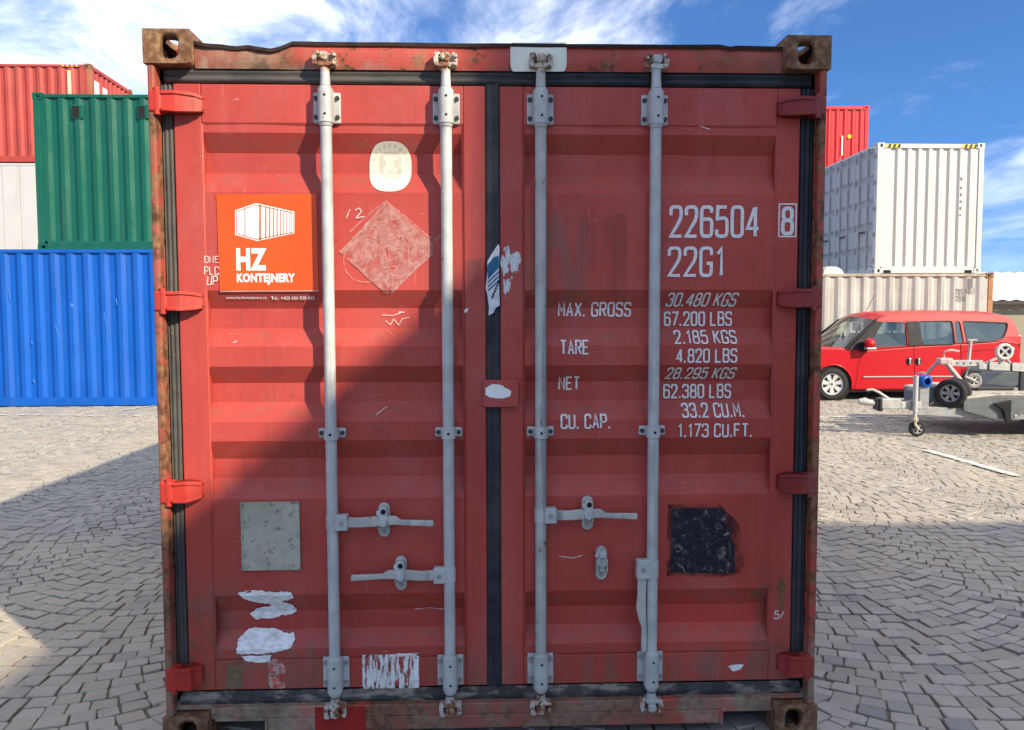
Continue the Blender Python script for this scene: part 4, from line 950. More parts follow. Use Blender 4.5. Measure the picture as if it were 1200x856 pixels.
# white reefer box with the red container on top of it, further back
rx1 = onY(108, 140, yr).x
WHT = paint('white_panel', (.52, .51, .49), .45, .05, 0, .05)
for lv, (nm, lab, mt) in enumerate((('shipping_container', 'grey shipping container at ground level behind the blue one', ST[1]), ('refrigerated_container', 'smooth white panelled container beside the green one, below the red one', dict(paint=WHT)), ('shipping_container', 'faded red corrugated container with rusty corner post on top of the white panelled one', dict(paint=paint('faded_red', (.40, .058, .045), .5, .15, .05, .1), post=paint('rust_post', (.34, .12, .06), .7, .2, .3), casting=M['casting'])))):
    L_ = 12.19; H_ = 2.896 if lv < 2 else 2.591
    c_ = container(nm, lab, 'container', (rx1-L_, yr+1.219, lv*2.896), -math.pi/2, L_, H_, mt, 'containers stacked at the yard edge')
    if lv == 1:
        for o in [q for q in c_.children if q.name.startswith('side_panel')]: bpy.data.objects.remove(o)
        for sx in (1.165, -1.205):
            nP = 26; wP = (L_-.26)/nP
            for i in range(nP): b = MB(); b.box(sx, sx+.04, .13+i*wP+.006, .13+(i+1)*wP-.006, .166, H_-.086); b.build('wall_panel', WHT, c_, .004)
            b = MB(); b.box(sx+(.0 if sx < 0 else -.02), sx+(.06 if sx < 0 else .02), .125, L_-.125, .1655, H_-.0855); b.build('wall_core', plain('seam_grey', (.30, .30, .29), .6), c_)
    if lv == 2:
        for i, (x0, x1) in enumerate(((.75, 1.0), (.3, .55), (-.1, .1), (-.5, -.3))):
            b = MB(); b.box(x0, x1, L_-.022, L_-.0135, 1.62+.06*i, 2.22-.05*i); b.build('lettering', SW, c_)
        b = MB(); b.box(1.2025, 1.2055, L_-.62, L_-.52, 1.3, 2.42); b.build('number_strip', plain('cream_strip', (.62, .5, .36), .6), c_)
        YB_ = plain('hazard_yellow', (.55, .40, .08), .5)
        for i in range(4): b = MB(); b.box(1.2135, 1.2165, L_-.75+i*.12, L_-.69+i*.12, 2.51, 2.565); b.build('hazard_stripe', YB_, c_)

# right-hand group
yc = onZ(1100, 374.8+1.575*900/16.75).y if 0 else CAM.y + 16.75
cream_m = dict(paint=paint('cream_paint', (.43, .42, .385), .6, .12, .22, .2, rustc=(.30, .17, .09)), post=paint('rust_cream_post', (.36, .17, .07), .75, .25, .45), casting=M['casting'], rail=paint('cream_rail', (.42, .38, .29), .7, .2, .45, .2))
cx1 = onY(1164, 350, yc).x
cream = container('shipping_container', 'cream corrugated shipping container with rusty corner post behind the red van', 'container', (cx1-6.058, yc+1.219, 0), -math.pi/2, 6.058, 2.591, cream_m, 'containers stacked beyond the van', pitch=.29)
DG = plain('faded_grey_lettering', (.16, .16, .15), .7)
flat_text('226116 2', (1120, 339, 1142, 344.5), yc+.012, cream, DG, 1.1); flat_text('22G1', (1120, 347, 1133, 352.5), yc+.012, cream, DG, 1.1)
b = MB(); A = onY(1137, 333, yc+.012); b.box(A.x-.05, A.x+.05, yc+.008, yc+.014, A.z-.1, A.z+.12); b.build('lettering', DG, cream, local=False)
wx0 = onY(1027, 240, yc+.3).x; wx = wx0+1.219
wht = paint('fresh_white', (.56, .55, .51), .38, .03, 0, .02); side_shaded = paint('side_door_shaded_white', (.44, .43, .45), .45, .05, 0, .05)  # side doors get a greyed white, their shade put into the colour
wc = container('shipping_container', 'clean white tall side-door container standing on the cream one', 'container', (wx, yc+.3, 2.592), 0, 6.058, 2.896, dict(paint=wht, epitch=.238), 'containers stacked beyond the van', side='panels')
HY = plain('hazard_yellow_bright', (.70, .55, .03), .5); HB = plain('hazard_black', (.02, .02, .02), .5)
for x0 in (-1.04, .70):
    for i in range(6):
        b = MB(); b.prism([(x0+i*.055, 2.79), (x0+i*.055+.05, 2.79), (x0+i*.055+.075, 2.868), (x0+i*.055+.025, 2.868)], .004, .0098); b.build('hazard_stripe', HY if i % 2 == 0 else HB, wc)
for sx in (-.93, .93):
    b = MB(); b.box(sx-.08, sx+.08, .001, .0092, .012, .075); b.build('pocket', M['hole'], wc)
for z, t in ((2.1, .5), (1.9, .4), (1.75, .5), (1.6, .4), (1.45, .5), (1.3, .3)):
    b = MB(); b.box(.70, .74, .018, .0245, z-.05*t, z+.08*t); b.build('lettering', DG, wc)
for i in range(6):       # folding side doors on the long left side
    y0 = .13 + i*(6.058-.26)/6; y1 = y0 + (6.058-.26)/6 - .02; b = MB(); pr = []
    z0, z1 = .17, 2.80; pts = [(z0, 0)]
    for q in range(5):
        zc_ = z0 + .30 + q*.53
        pts += [(zc_, 0), (zc_+.05, .035), (zc_+.13, .035), (zc_+.18, 0)]
    pts.append((z1, 0)); vs = [(-1.205+o_, y, z) for z, o_ in pts for y in (y0, y1)]
    b.add(vs, [(2*j, 2*j+1, 2*j+3, 2*j+2) for j in range(len(pts)-1)]); b.box(-1.209, -1.16, y0-.006, y0+.03, z0, z1); b.box(-1.209, -1.16, y1-.03, y1+.006, z0, z1)
    dd = b.build('side_door', side_shaded, wc)
    for yy in (y0+.28, y1-.28):
        b = MB(); b.tube((-1.23, yy, .1), (-1.23, yy, 2.84), .02, n=8); b.build('lock_rod', M['galv'], dd)
    b = MB(); b.box(-1.245, -1.225, y0+.30, y0+.62, .95, .99); b.build('handle', M['bolt'], dd)
b = MB(); b.box(-1.15, -1.13, .15, 5.9, .17, 2.8); b.build('inner_liner', M['steel_in'], wc)
for i in range(5):
    b = MB(); b.box(-1.235, -1.205, .06, .14, .25+i*.58, .33+i*.58); b.build('hinge', M['bolt_light'], wc)
# pale bundle lying on the cream container
A = onY(972, 306, yc+.6); b = MB(); rn = random.Random(4); vs = []
for i in range(9):
    for j in range(7):
        u, v = i/8*2-1, j/6*2-1; h_ = max(0, 1-u*u*.9-v*v*.5)**.5*.16 + .02*rn.random(); vs.append((A.x+u*.26, yc+.6+v*.3, 2.575+.02+h_ if max(abs(u), abs(v)) < 1 else 2.564))
b.add(vs, [(i*7+j, i*7+j+1, i*7+8+j, i*7+7+j) for i in range(8) for j in range(6)]); b.add(vs, [tuple(i*7 for i in range(9)) + tuple(56+j for j in range(1, 7)) + tuple(i*7+6 for i in range(7, -1, -1)) + tuple(j for j in range(5, 0, -1))])
setp(b.build('folded_sheet', plain('pale_sheet', (.55, .50, .42), .7)), 'small pale bundled sheet lying on the cream container roof', 'sheet')
# red stack further back
ry = CAM.y + 23.8; rx = onY(1018, 160, ry).x - 1.219
RB = dict(paint=paint('signal_red', (.62, .025, .030), .4, .06, 0, .03))
for lv, (lab, mt) in enumerate((('cream shipping container at the bottom of the stack behind the white one', ST[2]), ('white shipping container in the middle of the stack behind the white one', ST[0]), ('signal red shipping container rising behind the white side-door one', RB))):
    c_ = container('shipping_container', lab, 'container', (rx, ry, lv*2.72), 0, 6.058, 2.72, mt, 'containers stacked beyond the van')
    if lv == 2:
        b = MB(); b.tube((.62, .014, 1.78), (.62, .026, 1.78), .06, n=16); b.build('sticker', HY, c_)
        b = MB(); b.box(.38, .42, .018, .024, 1.2, 1.8); b.build('lettering', SW, c_)

# shed with white sheet roof
def shed():
    ys = CAM.y + 22.5; a = onY(1166, 352, ys); e = empty('shed', (a.x+4, ys, 0)); setp(e, 'low shed with snow-white corrugated roof beyond the cream container', 'shed')
    ze = onY(1185, 352, ys).z; ridge_y = 3.4; zr = 3.15; L_ = 4.6
    wallm = paint('render_beige', (.30, .26, .20), .85, .12, 0, .2); roofm = paint('white_roof', (.74, .74, .74), .6, .05, 0, .06)
    b = MB(); b.box(-L_+.3, L_+3, .35, .5, 0, ze-.04); b.box(-L_+.3, -L_+.45, .5, 6.4, 0, ze-.04); b.box(L_+2.85, L_+3, .5, 6.4, 0, ze-.04); b.box(-L_+.45, L_+2.85, 6.25, 6.4, 0, ze-.04); b.build('wall', wallm, e)
    n = 60; vs = []
    for i in range(n+1):
        x = -L_ + (2*L_+3.3)*i/n; o_ = .025*math.cos(i*math.pi)
        vs += [(x, 0, ze+o_), (x, ridge_y, zr+o_), (x, 6.8, ze+o_)]
    b = MB(); b.add(vs, [(i*3+j, i*3+3+j, i*3+4+j, i*3+1+j) for i in range(n) for j in range(2)]); b.build('roof', roofm, e)
    b = MB(); b.box(-L_, L_+3.3, -.02, .04, ze-.12, ze-.03); b.build('gutter', M['bolt'], e)
    b = MB(); b.box(-1.6, .6, .33, .36, .0, 1.9); b.build('door', paint('shed_door', (.16, .15, .13), .7), e)
shed()

# ------------------------------------------------------------------ red van
def clear_glass(name, tint, alpha_mix=.55):
    k = NT(name); t = k.n('ShaderNodeBsdfTransparent'); t.inputs[0].default_value = (*tint, 1)
    gl = k.n('ShaderNodeBsdfGlossy'); gl.inputs['Roughness'].default_value = .02
    fr = k.n('ShaderNodeFresnel'); fr.inputs[0].default_value = 1.5
    mxs = k.n('ShaderNodeMixShader'); k.lk(k.ramp(fr.outputs[0], 0, 1, alpha_mix, 1, False), mxs.inputs[0]); k.lk(t.outputs[0], mxs.inputs[1]); k.lk(gl.outputs[0], mxs.inputs[2])
    o = [n_ for n_ in k.t.nodes if n_.type == 'OUTPUT_MATERIAL'][0]; k.lk(mxs.outputs[0], o.inputs[0]); return k.m
GLS = clear_glass('car_glass', (.75, .85, .82), .10); GLD = clear_glass('privacy_glass', (.42, .47, .48), .16)
def carpaint():
    k = NT('red_car_paint'); k.fin((.44, .003, .009), .38); k.b.inputs['Coat Weight'].default_value = .15; k.b.inputs['Coat Roughness'].default_value = .06; return k.m
RED = carpaint(); BLKP = plain('black_plastic', (.009, .009, .010), .6); TYRE = plain('tyre_rubber', (.022, .022, .024), .8, 0, .2, 20); SILV = plain('hubcap_silver', (.55, .55, .54), .35, .2); CHR = plain('chrome', (.6, .6, .6), .2, .9)
def wheel(name, parent, loc, r, wd, rotz=0, hub=SILV, spokes=7, ratio=.66, tyre=None):
    T = Matrix.Translation(loc) @ Matrix.Rotation(rotz, 4, 'Z'); h = wd/2
    b = MB(); b.lathe([(r*ratio, -h*.9), (r*ratio*1.05, -h), (r*.9, -h), (r*.975, -h*.75), (r, -h*.4), (r, h*.4), (r*.975, h*.75), (r*.9, h), (r*ratio*1.05, h), (r*ratio, h*.9), (r*ratio, -h*.9)], 32, T)
    ty = b.build(name, tyre or TYRE, parent)
    b = MB(); ri = r*ratio*.995; b.lathe([(0.001, -h*.62), (ri*.28, -h*.70), (ri*.34, -h*.55)], 24, T); b.lathe([(ri, -h*.95), (ri*.90, -h*.80), (ri*.86, -h*.55), (ri*.9, h*.6), (ri, h*.9)], 28, T)
    for i in range(spokes):
        a = 2*math.pi*(i+.5)/spokes; Ts = T @ Matrix.Rotation(a, 4, 'Y')
        b.add([(-ri*.13, -h*.66, ri*.25), (ri*.13, -h*.66, ri*.25), (ri*.22, -h*.80, ri*.93), (-ri*.22, -h*.80, ri*.93), (-ri*.13, -h*.4, ri*.25), (ri*.13, -h*.4, ri*.25), (ri*.22, -h*.5, ri*.93), (-ri*.22, -h*.5, ri*.93)], [(0, 1, 2, 3), (0, 3, 7, 4), (1, 5, 6, 2), (4, 7, 6, 5)], Ts)
    b.build('rim', hub, ty)
    b = MB(); b.lathe([(.001, -h*.35), (ri*.92, -h*.35)], 20, T); b.build('brake_cover', M['hole'], ty)
    return ty
def fill(loops, to3, name, mat, parent, thick=0):
    bm = bmesh.new(); es = []
    for lp in loops:
        vs = [bm.verts.new(to3(x, z)) for x, z in lp]; es += [bm.edges.new((vs[i-1], vs[i])) for i in range(len(vs))]
    bmesh.ops.triangle_fill(bm, use_beauty=True, edges=es); bmesh.ops.recalc_face_normals(bm, faces=bm.faces)
    me = bpy.data.meshes.new(name); bm.to_mesh(me); bm.free(); me.materials.append(mat); o = link(name, me, parent)
    if thick: md = o.modifiers.new('solid', 'SOLIDIFY'); md.thickness = thick; md.offset = 0
    return o
def rcorner(poly, r_):
    o = []
    for i, p in enumerate(poly):
        a, c, d = Vector(poly[i-1]), Vector(p), Vector(poly[(i+1) % len(poly)])
        e0 = c+(a-c).normalized()*min(r_, (a-c).length*.45); e1 = c+(d-c).normalized()*min(r_, (d-c).length*.45)
        o += [tuple(e0*(1-t)**2+c*2*t*(1-t)+e1*t*t) for t in (0, .33, .66, 1)]
    return o
def van():
    p = onZ(975, 469.5); Y0 = p.y; e = empty('van', (p.x, Y0, 0)); setp(e, 'red family van with black window pillars parked behind the trailer', 'van')
    def Q(px, py): w_ = onY(px, py, Y0); return (w_.x-p.x, w_.z)
    W = 1.80; R0 = .315
    def side_y(z):                      # tumblehome: inset of the side surface at height z
        if z < 1.12: return 0
        return (z-1.12)*.22
    rear_x = 2.86
    arch = lambda cx: [(cx + .375*math.cos(t), .31 + .375*math.sin(t)) for t in [math.pi*i/14 for i in range(15)]]
    bot = .20
    low = [(-.90, .30), (-.93, .55), (-.90, .80), (-.80, .98), (-.45, 1.03), Q(985, 407.5), Q(1012, 410.5), Q(1063, 406.5), Q(1100, 404), Q(1130, 402.5), Q(1165, 400), Q(1186, 398), Q(1194, 403), Q(1196.5, 420), Q(1197, 440), Q(1195, 452), (3.60, .30), (3.50, .22)]
    low += [(rear_x+.375, bot)] + [q for q in arch(rear_x) if q[1] > bot] + [(rear_x-.375, bot), (.375, bot)] + [q for q in arch(0) if q[1] > bot] + [(-.375, bot), (-.80, bot)]
    # body shell: side skins with arches plus a crowned strip between them
    n = len(low); ins = [side_y(z) for x, z in low]
    taper = lambda x: 0
    b = MB()
    vs = []
    for y_, sg in ((0, 1), (W, -1)): vs += [(x, y_ + sg*(i_+taper(x)), z) for (x, z), i_ in zip(low, ins)]
    b.add(vs, [tuple(range(n)), tuple(range(2*n-1, n-1, -1))] + [(i, (i+1) % n, n+(i+1) % n, n+i) for i in range(n) if i != 10**9])
    body = b.build('body', RED, e, .035, seg=3)
    # upper shell
    A = lambda px, py: Q(px, py)
    roof_line = [Q(1030, 376), Q(1036, 372.5), Q(1046, 370), Q(1060, 369), Q(1100, 368), Q(1140, 368.3), Q(1172, 369), Q(1183, 370.8), Q(1190, 375.5), Q(1193.5, 384), Q(1195.5, 395), Q(1196.5, 404)]
    belt = [Q(984, 405), Q(1012, 410), Q(1063, 406), Q(1100, 403.5), Q(1130, 402), Q(1165, 399.5)]
    outer = [Q(994, 410), *roof_line, *[(x, z-.01) for x, z in reversed(belt[1:])]]
    wf = [Q(1016, 408.2), Q(1063.5, 405.5), Q(1063.5, 378), Q(1038, 377.5), Q(1030, 382)]
    wm = [Q(1081, 404.3), Q(1118.5, 403), Q(1118.5, 377), Q(1080, 377.3)]
    ws = [Q(1120.5, 402.8), Q(1129.5, 402.3), Q(1128, 377), Q(1120.5, 377)]
    wr = [Q(1133, 402), Q(1165, 399.3), Q(1176, 396), Q(1182, 386), Q(1183.5, 379), Q(1131.5, 377)]
    wins = [rcorner(q, .05) for q in (wf, wm, ws, wr)]
    for y_, sg in ((0, 1), (W, -1)):
        f3 = lambda x, z: (x, y_ + sg*(side_y(z)+.004), z)
        fill([outer] + wins, f3, 'side_frame', RED, e, .03)
        for q, gm in zip(wins, (GLS, GLD, GLD, GLD)):
            fill([q], lambda x, z: (x, y_ + sg*(side_y(z)+.012), z), 'window', gm, e)
        pil = [Q(1064.5, 405.5), Q(1079.5, 404.5), Q(1078.5, 376.5), Q(1064.5, 377)]
        fill([pil], lambda x, z: (x, y_ + sg*(side_y(z)-.024), z), 'pillar_trim', BLKP, e, .008)
        tri = [Q(993, 410), Q(1015, 409.5), Q(1037, 377.5), Q(1029, 376.5)]
        fill([tri], lambda x, z: (x, y_ + sg*(side_y(z)-.024), z), 'pillar_trim', BLKP, e, .008)
        for q in (wm, wr):
            fill([rcorner([(x + (.018 if x > sum(v[0] for v in q)/len(q) else -.018), z + (.018 if z > 1.3 else -.018)) for x, z in q], .06), rcorner(q, .05)], lambda x, z: (x, y_ + sg*(side_y(z)-.0135), z), 'window_seal', BLKP, e)
    rl = [Q(994, 409)] + roof_line; vs = []; nw = 9
    for x, z in rl:
        for j in range(nw):
            t = j/(nw-1); yi = side_y(z); y_ = yi + (W-2*yi)*t; cr = 1-(2*t-1)**2
            vs.append((x - .14*cr*max(0, min(1, (1.35-x)/.45)) + (.05*cr if x > 3.3 else 0), y_, z + .085*cr*(1 if z > 1.5 else .4)))
    quads = [(i*nw+j, i*nw+j+1, (i+1)*nw+j+1, (i+1)*nw+j) for i in range(len(rl)-1) for j in range(nw-1)]
    b = MB(); b.add(vs, [q for q in quads if q[0]//nw >= 1], None, True); b.build('roof', RED, e)
    b = MB(); b.add(vs, [q for q in quads if q[0]//nw == 0], None, True)
    # windscreen reaches down to the scuttle
    b = MB(); xs = [Q(992, 408.5), Q(1012, 391.5), Q(1030, 376)]; vs = []
    for x, z in xs:
        for j in range(nw):
            t = j/(nw-1); yi = side_y(z)+.012; cr = 1-(2*t-1)**2; vs.append((x-.20*cr*(1 if z < 1.2 else .85 if z < 1.4 else .70), yi+(W-2*yi)*t, z+.085*cr*(0 if z < 1.2 else .5 if z < 1.4 else 1)))
    b.add(vs, [(i*nw+j, i*nw+j+1, (i+1)*nw+j+1, (i+1)*nw+j) for i in range(2) for j in range(nw-1)], None, True); b.build('windscreen', GLS, e)
    for y_, sg in ((0, 1), (W, -1)):
        b = MB(); b.path([(x, y_+sg*(side_y(z)+.02), z) for x, z in (Q(991, 409.5), Q(1011, 391.5), Q(1031, 375))], .032, 8); b.build('windscreen_pillar', BLKP, e)
    # interior
    b = MB(); b.box(-.3, 3.4, .12, W-.12, .78, .84); b.build('dashboard_shelf', BLKP, e)
    for sx in (1.00, 1.75):
        for sy in (.30, 1.0):
            b = MB(); b.box(sx, sx+.14, sy, sy+.48, .84, 1.28); b.box(sx+.02, sx+.10, sy+.12, sy+.36, 1.33, 1.50); b.box(sx+.05, sx+.07, sy+.20, sy+.28, 1.28, 1.34); b.build('seat', BLKP, e, .03)
    b = MB(); b.lathe([(.17, -.015), (.185, 0), (.17, .015), (.155, 0), (.17, -.015)], 20, Matrix.Translation((.42, .5, 1.12)) @ Matrix.Rotation(R(65), 4, 'Z')); b.build('steering_wheel', BLKP, e)
    # trim
    b = MB(); q0, q1 = Q(1011, 442), Q(1118, 441); b.box(q0[0], q1[0], -.022, .012, q0[1]-.014, q0[1]+.014); b.build('side_moulding', plain('moulding_grey', (.34, .26, .26), .4), e, .008)
    for px in (1065.5, 1076):
        x, z = Q(px, 423.5); b = MB(); b.tube((x, -.004, z), (x, .006, z), .068, n=18); hd = b.build('door_handle', BLKP, e)
        b = MB(); b.box(x-.018, x+.022, -.035, -.004, z-.06, z+.055); b.build('handle_grip', CHR, hd, .008)
    SEAM = plain('seam_shadow', (.10, .004, .006), .6)
    for pts in ([Q(1071, 404.5), Q(1072, 440), Q(1071, 461)], [Q(1014, 411), Q(1006, 425), Q(1004, 445), Q(1001, 458)], [Q(1126, 403), Q(1127, 440)], [Q(1131, 412), Q(1170, 409.5)]):
        b = MB(); b.path([(x, .001, z) for x, z in pts], .006, 6); b.build('door_seam', SEAM, e)
    x, z = Q(1016, 404); b = MB(); b.lathe([(.001, -.10), (.07, -.09), (.105, -.03), (.11, .03), (.09, .08), (.001, .09)], 18, Matrix.Translation((x-.02, -.14, z+.02)) @ Matrix.Rotation(R(70), 4, 'Z')); mi = b.build('door_mirror', RED, e)
    b = MB(); b.box(x-.10, x+.08, -.22, -.06, z-.085, z-.05); b.build('mirror_base', plain('mirror_white', (.6, .58, .58), .4), mi, .012)
    b = MB(); b.box(x-.12, x-.04, -.10, .03, z-.13, z-.06); b.build('mirror_arm', BLKP, mi, .01)
    b = MB(); b.path([Vector((Q(1036, 369)[0], .7, 1.74)), Vector((Q(1046, 358)[0], .7, 2.05))], .006, 6); b.build('aerial', BLKP, e)
    for cx in (0, rear_x):
        b = MB(); b.tube((cx, .02, .31), (cx, .34, .31), .372, n=28); b.build('wheel_well', M['hole'], e)
        b = MB(); pts = [(cx+.385*math.cos(t), -.004, .31+.385*math.sin(t)) for t in [math.pi*(-.06)+math.pi*1.12*i/16 for i in range(17)]]; b.path(pts, .016, 6); b.build('arch_lip', RED, e)
        wheel('wheel', e, (cx, .085, R0), R0, .20)
        wheel('wheel', e, (cx, W-.085, R0), R0, .20, math.pi)
    b = MB(); b.box(-.92, -.86, .15, W-.15, .30, .62); b.build('bumper', BLKP, e, .03)
    for y_ in (.16, W-.42):
        b = MB(); b.box(-.93, -.74, y_, y_+.26, .74, .93); b.build('headlight', CHR, e, .03)
    b = MB(); q = Q(1196, 425); b.box(q[0]-.05, q[0]+.012, .02, .16, .85, 1.25); b.build('tail_light', plain('lamp_red', (.35, .01, .01), .2), e, .02)
    b = MB(); b.box(.4, 2.5, .3, W-.3, .16, .215); b.build('underbody', BLKP, e)
van()

# ------------------------------------------------------------------ trailer with a small trailer frame loaded on it
ZN = galv('zinc_steel', (.30, .31, .31), .5); ZL = galv('bright_zinc', (.43, .43, .415), .5); PNK = galv('red_washed_steel', (.52, .40, .37), .6); DKS = plain('dark_steel', (.035, .038, .042), .6); GBL = plain('grey_blue_plastic', (.085, .10, .12), .5)
def trailer():
    p = onZ(1071.5, 511.5); e = empty('car_trailer', (p.x, p.y, 0), R(-7)); setp(e, 'galvanised flatbed trailer with jockey wheel parked in front of the red van', 'trailer')
    def T(n, m, *a, bev=.006, **k):
        b = MB(); [b.box(*q) for q in a]; return b.build(n, m, e, bev)
    b = MB(); b.tube((0, 0, .33), (0, 0, .80), .032, n=14); b.tube((0, 0, .20), (0, 0, .34), .024, n=12); b.tube((0, 0, .80), (0, 0, .815), .036, n=14); jt = b.build('jockey_post', ZL, e)
    b = MB(); b.path([(0, 0, .80), (0, 0, .85), (.09, -.02, .86), (.12, -.02, .83)], .009, 6); b.build('crank', ZN, jt)
    b = MB(); b.path([(-.01, -.045, .24), (-.015, -.048, .17), (.03, -.048, .105)], .018, 8); b.path([(-.01, .045, .24), (-.015, .048, .17), (.03, .048, .105)], .018, 8); b.box(-.035, .025, -.055, .055, .205, .25); b.tube((.03, -.055, .105), (.03, .055, .105), .012); b.build('fork', plain('cream_steel', (.50, .45, .33), .6), jt, .006)
    wheel('jockey_wheel', e, (.03, 0, .105), .105, .06, 0, ZN, 5, .62)
    T('clamp', ZN, (-.05, .05, .033, .10, .34, .48))
    T('coupling', ZL, (-.42, -.17, .03, .15, .36, .50), (-.17, .1, .04, .14, .36, .46), bev=.015)
    b = MB(); b.path([(-.42, .09, .43), (-.56, .09, .44), (-.62, .09, .46), (-.70, .09, .455)], [.045, .04, .05, .035], 10); b.build('coupling_head', ZL, e)
    b = MB(); b.path([(-.28, .09, .47), (-.44, .09, .58), (-.52, .09, .62), (-.60, .09, .61)], [.022, .02, .016, .014], 8); b.build('brake_lever', ZL, e)
    b = MB(); b.path([(-.52, .09, .62), (-.60, .09, .55), (-.62, .09, .46)], .005, 6); b.build('safety_cable', BLKP, e)
    T('bellows', BLKP, (-.45, -.40, .035, .145, .33, .50), (-.50, -.451, .045, .135, .35, .49))
    b = MB(); b.prism([(.02, .28), (.02, .39), (1.3, .36), (3.4, .36), (3.4, .23), (1.3, .23)], .06, .12); b.build('drawbar', ZN, e, .006)
    b = MB(); b.prism([(.02, .29), (.02, .38), (1.3, .355), (3.4, .355), (3.4, .23), (1.3, .23)], 1.35, 1.41); b.build('chassis_rail', ZN, e, .006)
    b = MB(); b.path([(.1, .12, .33), (.75, 1.32, .32)], .04, 8); b.build('drawbar_arm', ZN, e)
    b = MB(); b.prism([(.10, .44), (.50, .44), (.50, .66), (.34, .66), (.10, .58)], .20, .62); tb = b.build('tool_box', GBL, e, .015)
    T('tool_box_leg', ZN, (.12, .18, .5, .6, .36, .439), (.40, .46, .5, .6, .36, .439))
    b = MB(); b.lathe([(.05, -.07), (.085, -.06), (.085, .06), (.05, .07), (.001, .07)], 16, Matrix.Translation((.15, .12, .735)) @ Matrix.Rotation(R(20), 4, 'Z')); b.build('winch', plain('winch_blue', (.01, .09, .40), .4), e); T('winch_mount', ZN, (.09, .21, .08, .16, .375, .665))
    # spare wheels leaning on the drawbar
    for i, (dx, dy) in enumerate(((.50, .10), (.62, .24))):
        wheel('spare_wheel', e, (dx, dy, .575), .195, .13, R(-38), ZN, 6, .60)
    # deck
    dk = galv('perforated_deck', (.50, .47, .40), .9)
    b = MB(); b.prism([(.62, .50), (1.05, .555), (3.4, .56), (3.4, .585), (1.05, .58), (.62, .53)], .02, 1.9); b.build('deck', dk, e)
    b = MB(); b.prism([(.62, .35), (1.0, .24), (1.25, .24), (1.45, .36), (3.4, .36), (3.4, .555), (1.05, .55), (.62, .495)], .0, .05); b.build('side_panel', plain('panel_grey', (.13, .14, .145), .5), e, .006)
    b = MB(); b.prism([(.62, .35), (3.4, .36), (3.4, .555), (1.05, .55), (.62, .495)], 1.86, 1.9); b.build('side_panel', plain('panel_grey_far', (.13, .14, .145), .5), e, .006)
    for i in range(14):
        b = MB(); b.box(1.0+i*.17, 1.10+i*.17, .012, .05, .586, .594); b.build('edge_cleat', ZL, e)
    b = MB(); b.prism([(.98, .45), (1.20, .50), (1.20, .20), (1.14, .20), (1.10, .36)], -.05, -.002); b.build('corner_bracket', BLKP, e, .01)
    b = MB(); b.tube((1.28, -.008, .29), (1.28, .0, .29), .018, n=12); b.build('reflector', ZL, e)
    T('wheel_ramp', DKS, (1.0, 1.5, .45, .95, .586, .63), bev=.015)
    b = MB(); b.prism([(1.3, .586), (3.4, .586), (3.4, .80), (1.62, .80)], 1.0, 1.5); b.build('tyre_trough', GBL, e, .01)
    for y_ in (.18, 1.72):
        for x in (2.35, 2.95): wheel('road_wheel', e, (x, y_, .22), .22, .15, 0 if y_ < 1 else math.pi, ZN, 6, .6)
    T('axle', DKS, (2.32, 2.38, .26, 1.64, .19, .25), (2.92, 2.98, .26, 1.64, .19, .25), (2.2, 3.1, .5, .6, .2505, .36), (2.2, 3.1, 1.3, 1.4, .2505, .36))
    # loaded frame
    f = empty('small_trailer_frame', e.location, R(-7)); setp(f, 'small galvanised trailer frame with props and little wheels loaded on the flatbed', 'trailer frame')
    F = lambda n, m, b, bev=.005: b.build(n, m, f, bev)
    b = MB(); b.tube((.56, .45, .99), (.82, .30, .586), .034, .036, 12); F('prop_leg', PNK, b, 0)
    b = MB(); b.path([(.60, .50, .97), (.48, .55, .94), (.40, .60, .80), (.34, .62, .68)], .022, 8); F('prop_arm', PNK, b, 0)
    b = MB(); b.box(.48, .66, .40, .54, .94, 1.03); F('coupling', PNK, b, .02)
    b = MB(); b.path([(.56, .47, 1.03), (.56, .47, 1.12), (.66, .47, 1.14), (.76, .47, 1.12)], .016, 8); F('lever', PNK, b, 0)
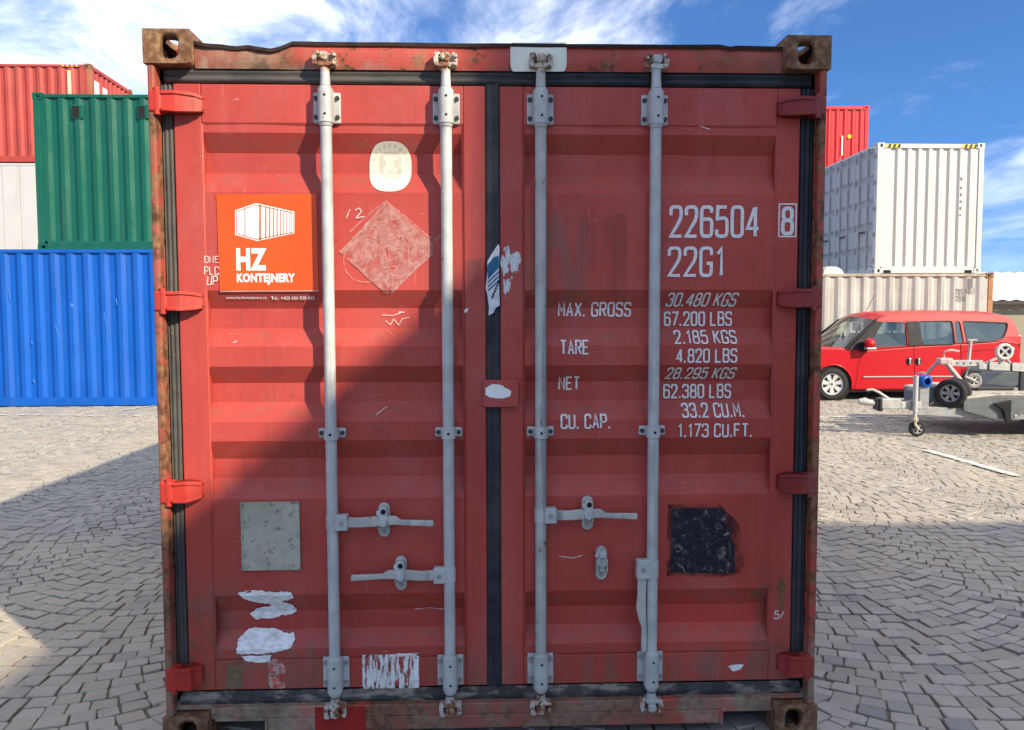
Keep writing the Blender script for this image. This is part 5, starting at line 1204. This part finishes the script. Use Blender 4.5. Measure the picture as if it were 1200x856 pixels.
    b = MB(); b.box(.64, 1.06, .43, .50, .92, 1.00); F('drawbar', ZL, b)
    for i in range(4): b = MB(); b.tube((.72+i*.09, .425, .96), (.72+i*.09, .431, .96), .012, n=10); F('bolt', M['bolt'], b, 0)
    b = MB(); b.tube((.90, .49, .98), (.92, .49, 1.28), .020, n=10); b.box(.88, 1.0, .47, .51, 1.27, 1.29); F('winch_post', PNK, b, 0)
    wheel('caster_wheel', f, (.93, .40, .72), .105, .05, 0, ZL, 5, .6, plain('grey_rubber', (.24, .23, .22), .7))
    b = MB(); b.path([(.84, .36, .92), (.80, .36, .78), (.93, .36, .72)], .018, 8); b.tube((.93, .34, .72), (.93, .46, .72), .012); F('caster_fork', ZL, b, 0)
    b = MB(); b.box(.93, .94, .395, .405, .586, .60); 
    b = MB(); b.prism([(1.0, .95), (1.0, .88), (2.4, .80), (2.4, .92)], .40, .46); F('frame_rail', ZL, b)
    b = MB(); b.prism([(1.0, .95), (1.0, .88), (2.4, .80), (2.4, .92)], 1.0, 1.06); F('frame_rail', ZL, b)
    for x in (1.16, 1.50, 2.2): b = MB(); b.box(x, x+.05, .461, .999, .83, .90); F('cross_bar', ZN, b)
    for x in (1.55, 2.25): b = MB(); b.box(x, x+.06, .41, .47, .586, .86); F('foot', DKS, b)
    for x, z in ((1.12, .90), (1.42, .88)): b = MB(); b.path([(x, .395, z+.10), (x, .39, z-.03), (x+.05, .39, z-.04)], .008, 6); F('strap', BLKP, b, 0)
    b = MB(); b.path([(1.04, .43, .93), (1.22, .43, 1.02), (1.46, .43, 1.17)], .020, 8); F('brace', ZL, b, 0)
    b = MB(); b.path([(1.32, .47, 1.10), (1.42, .47, .98), (1.52, .47, .88)], .016, 8); F('brace', ZL, b, 0)
    wheel('pulley', f, (1.33, .42, 1.12), .115, .05, 0, ZL, 4, .72, plain('white_nylon', (.55, .53, .52), .5))
    b = MB(); b.box(1.30, 1.36, .45, .52, .90, 1.10); F('pulley_post', ZL, b)
trailer()
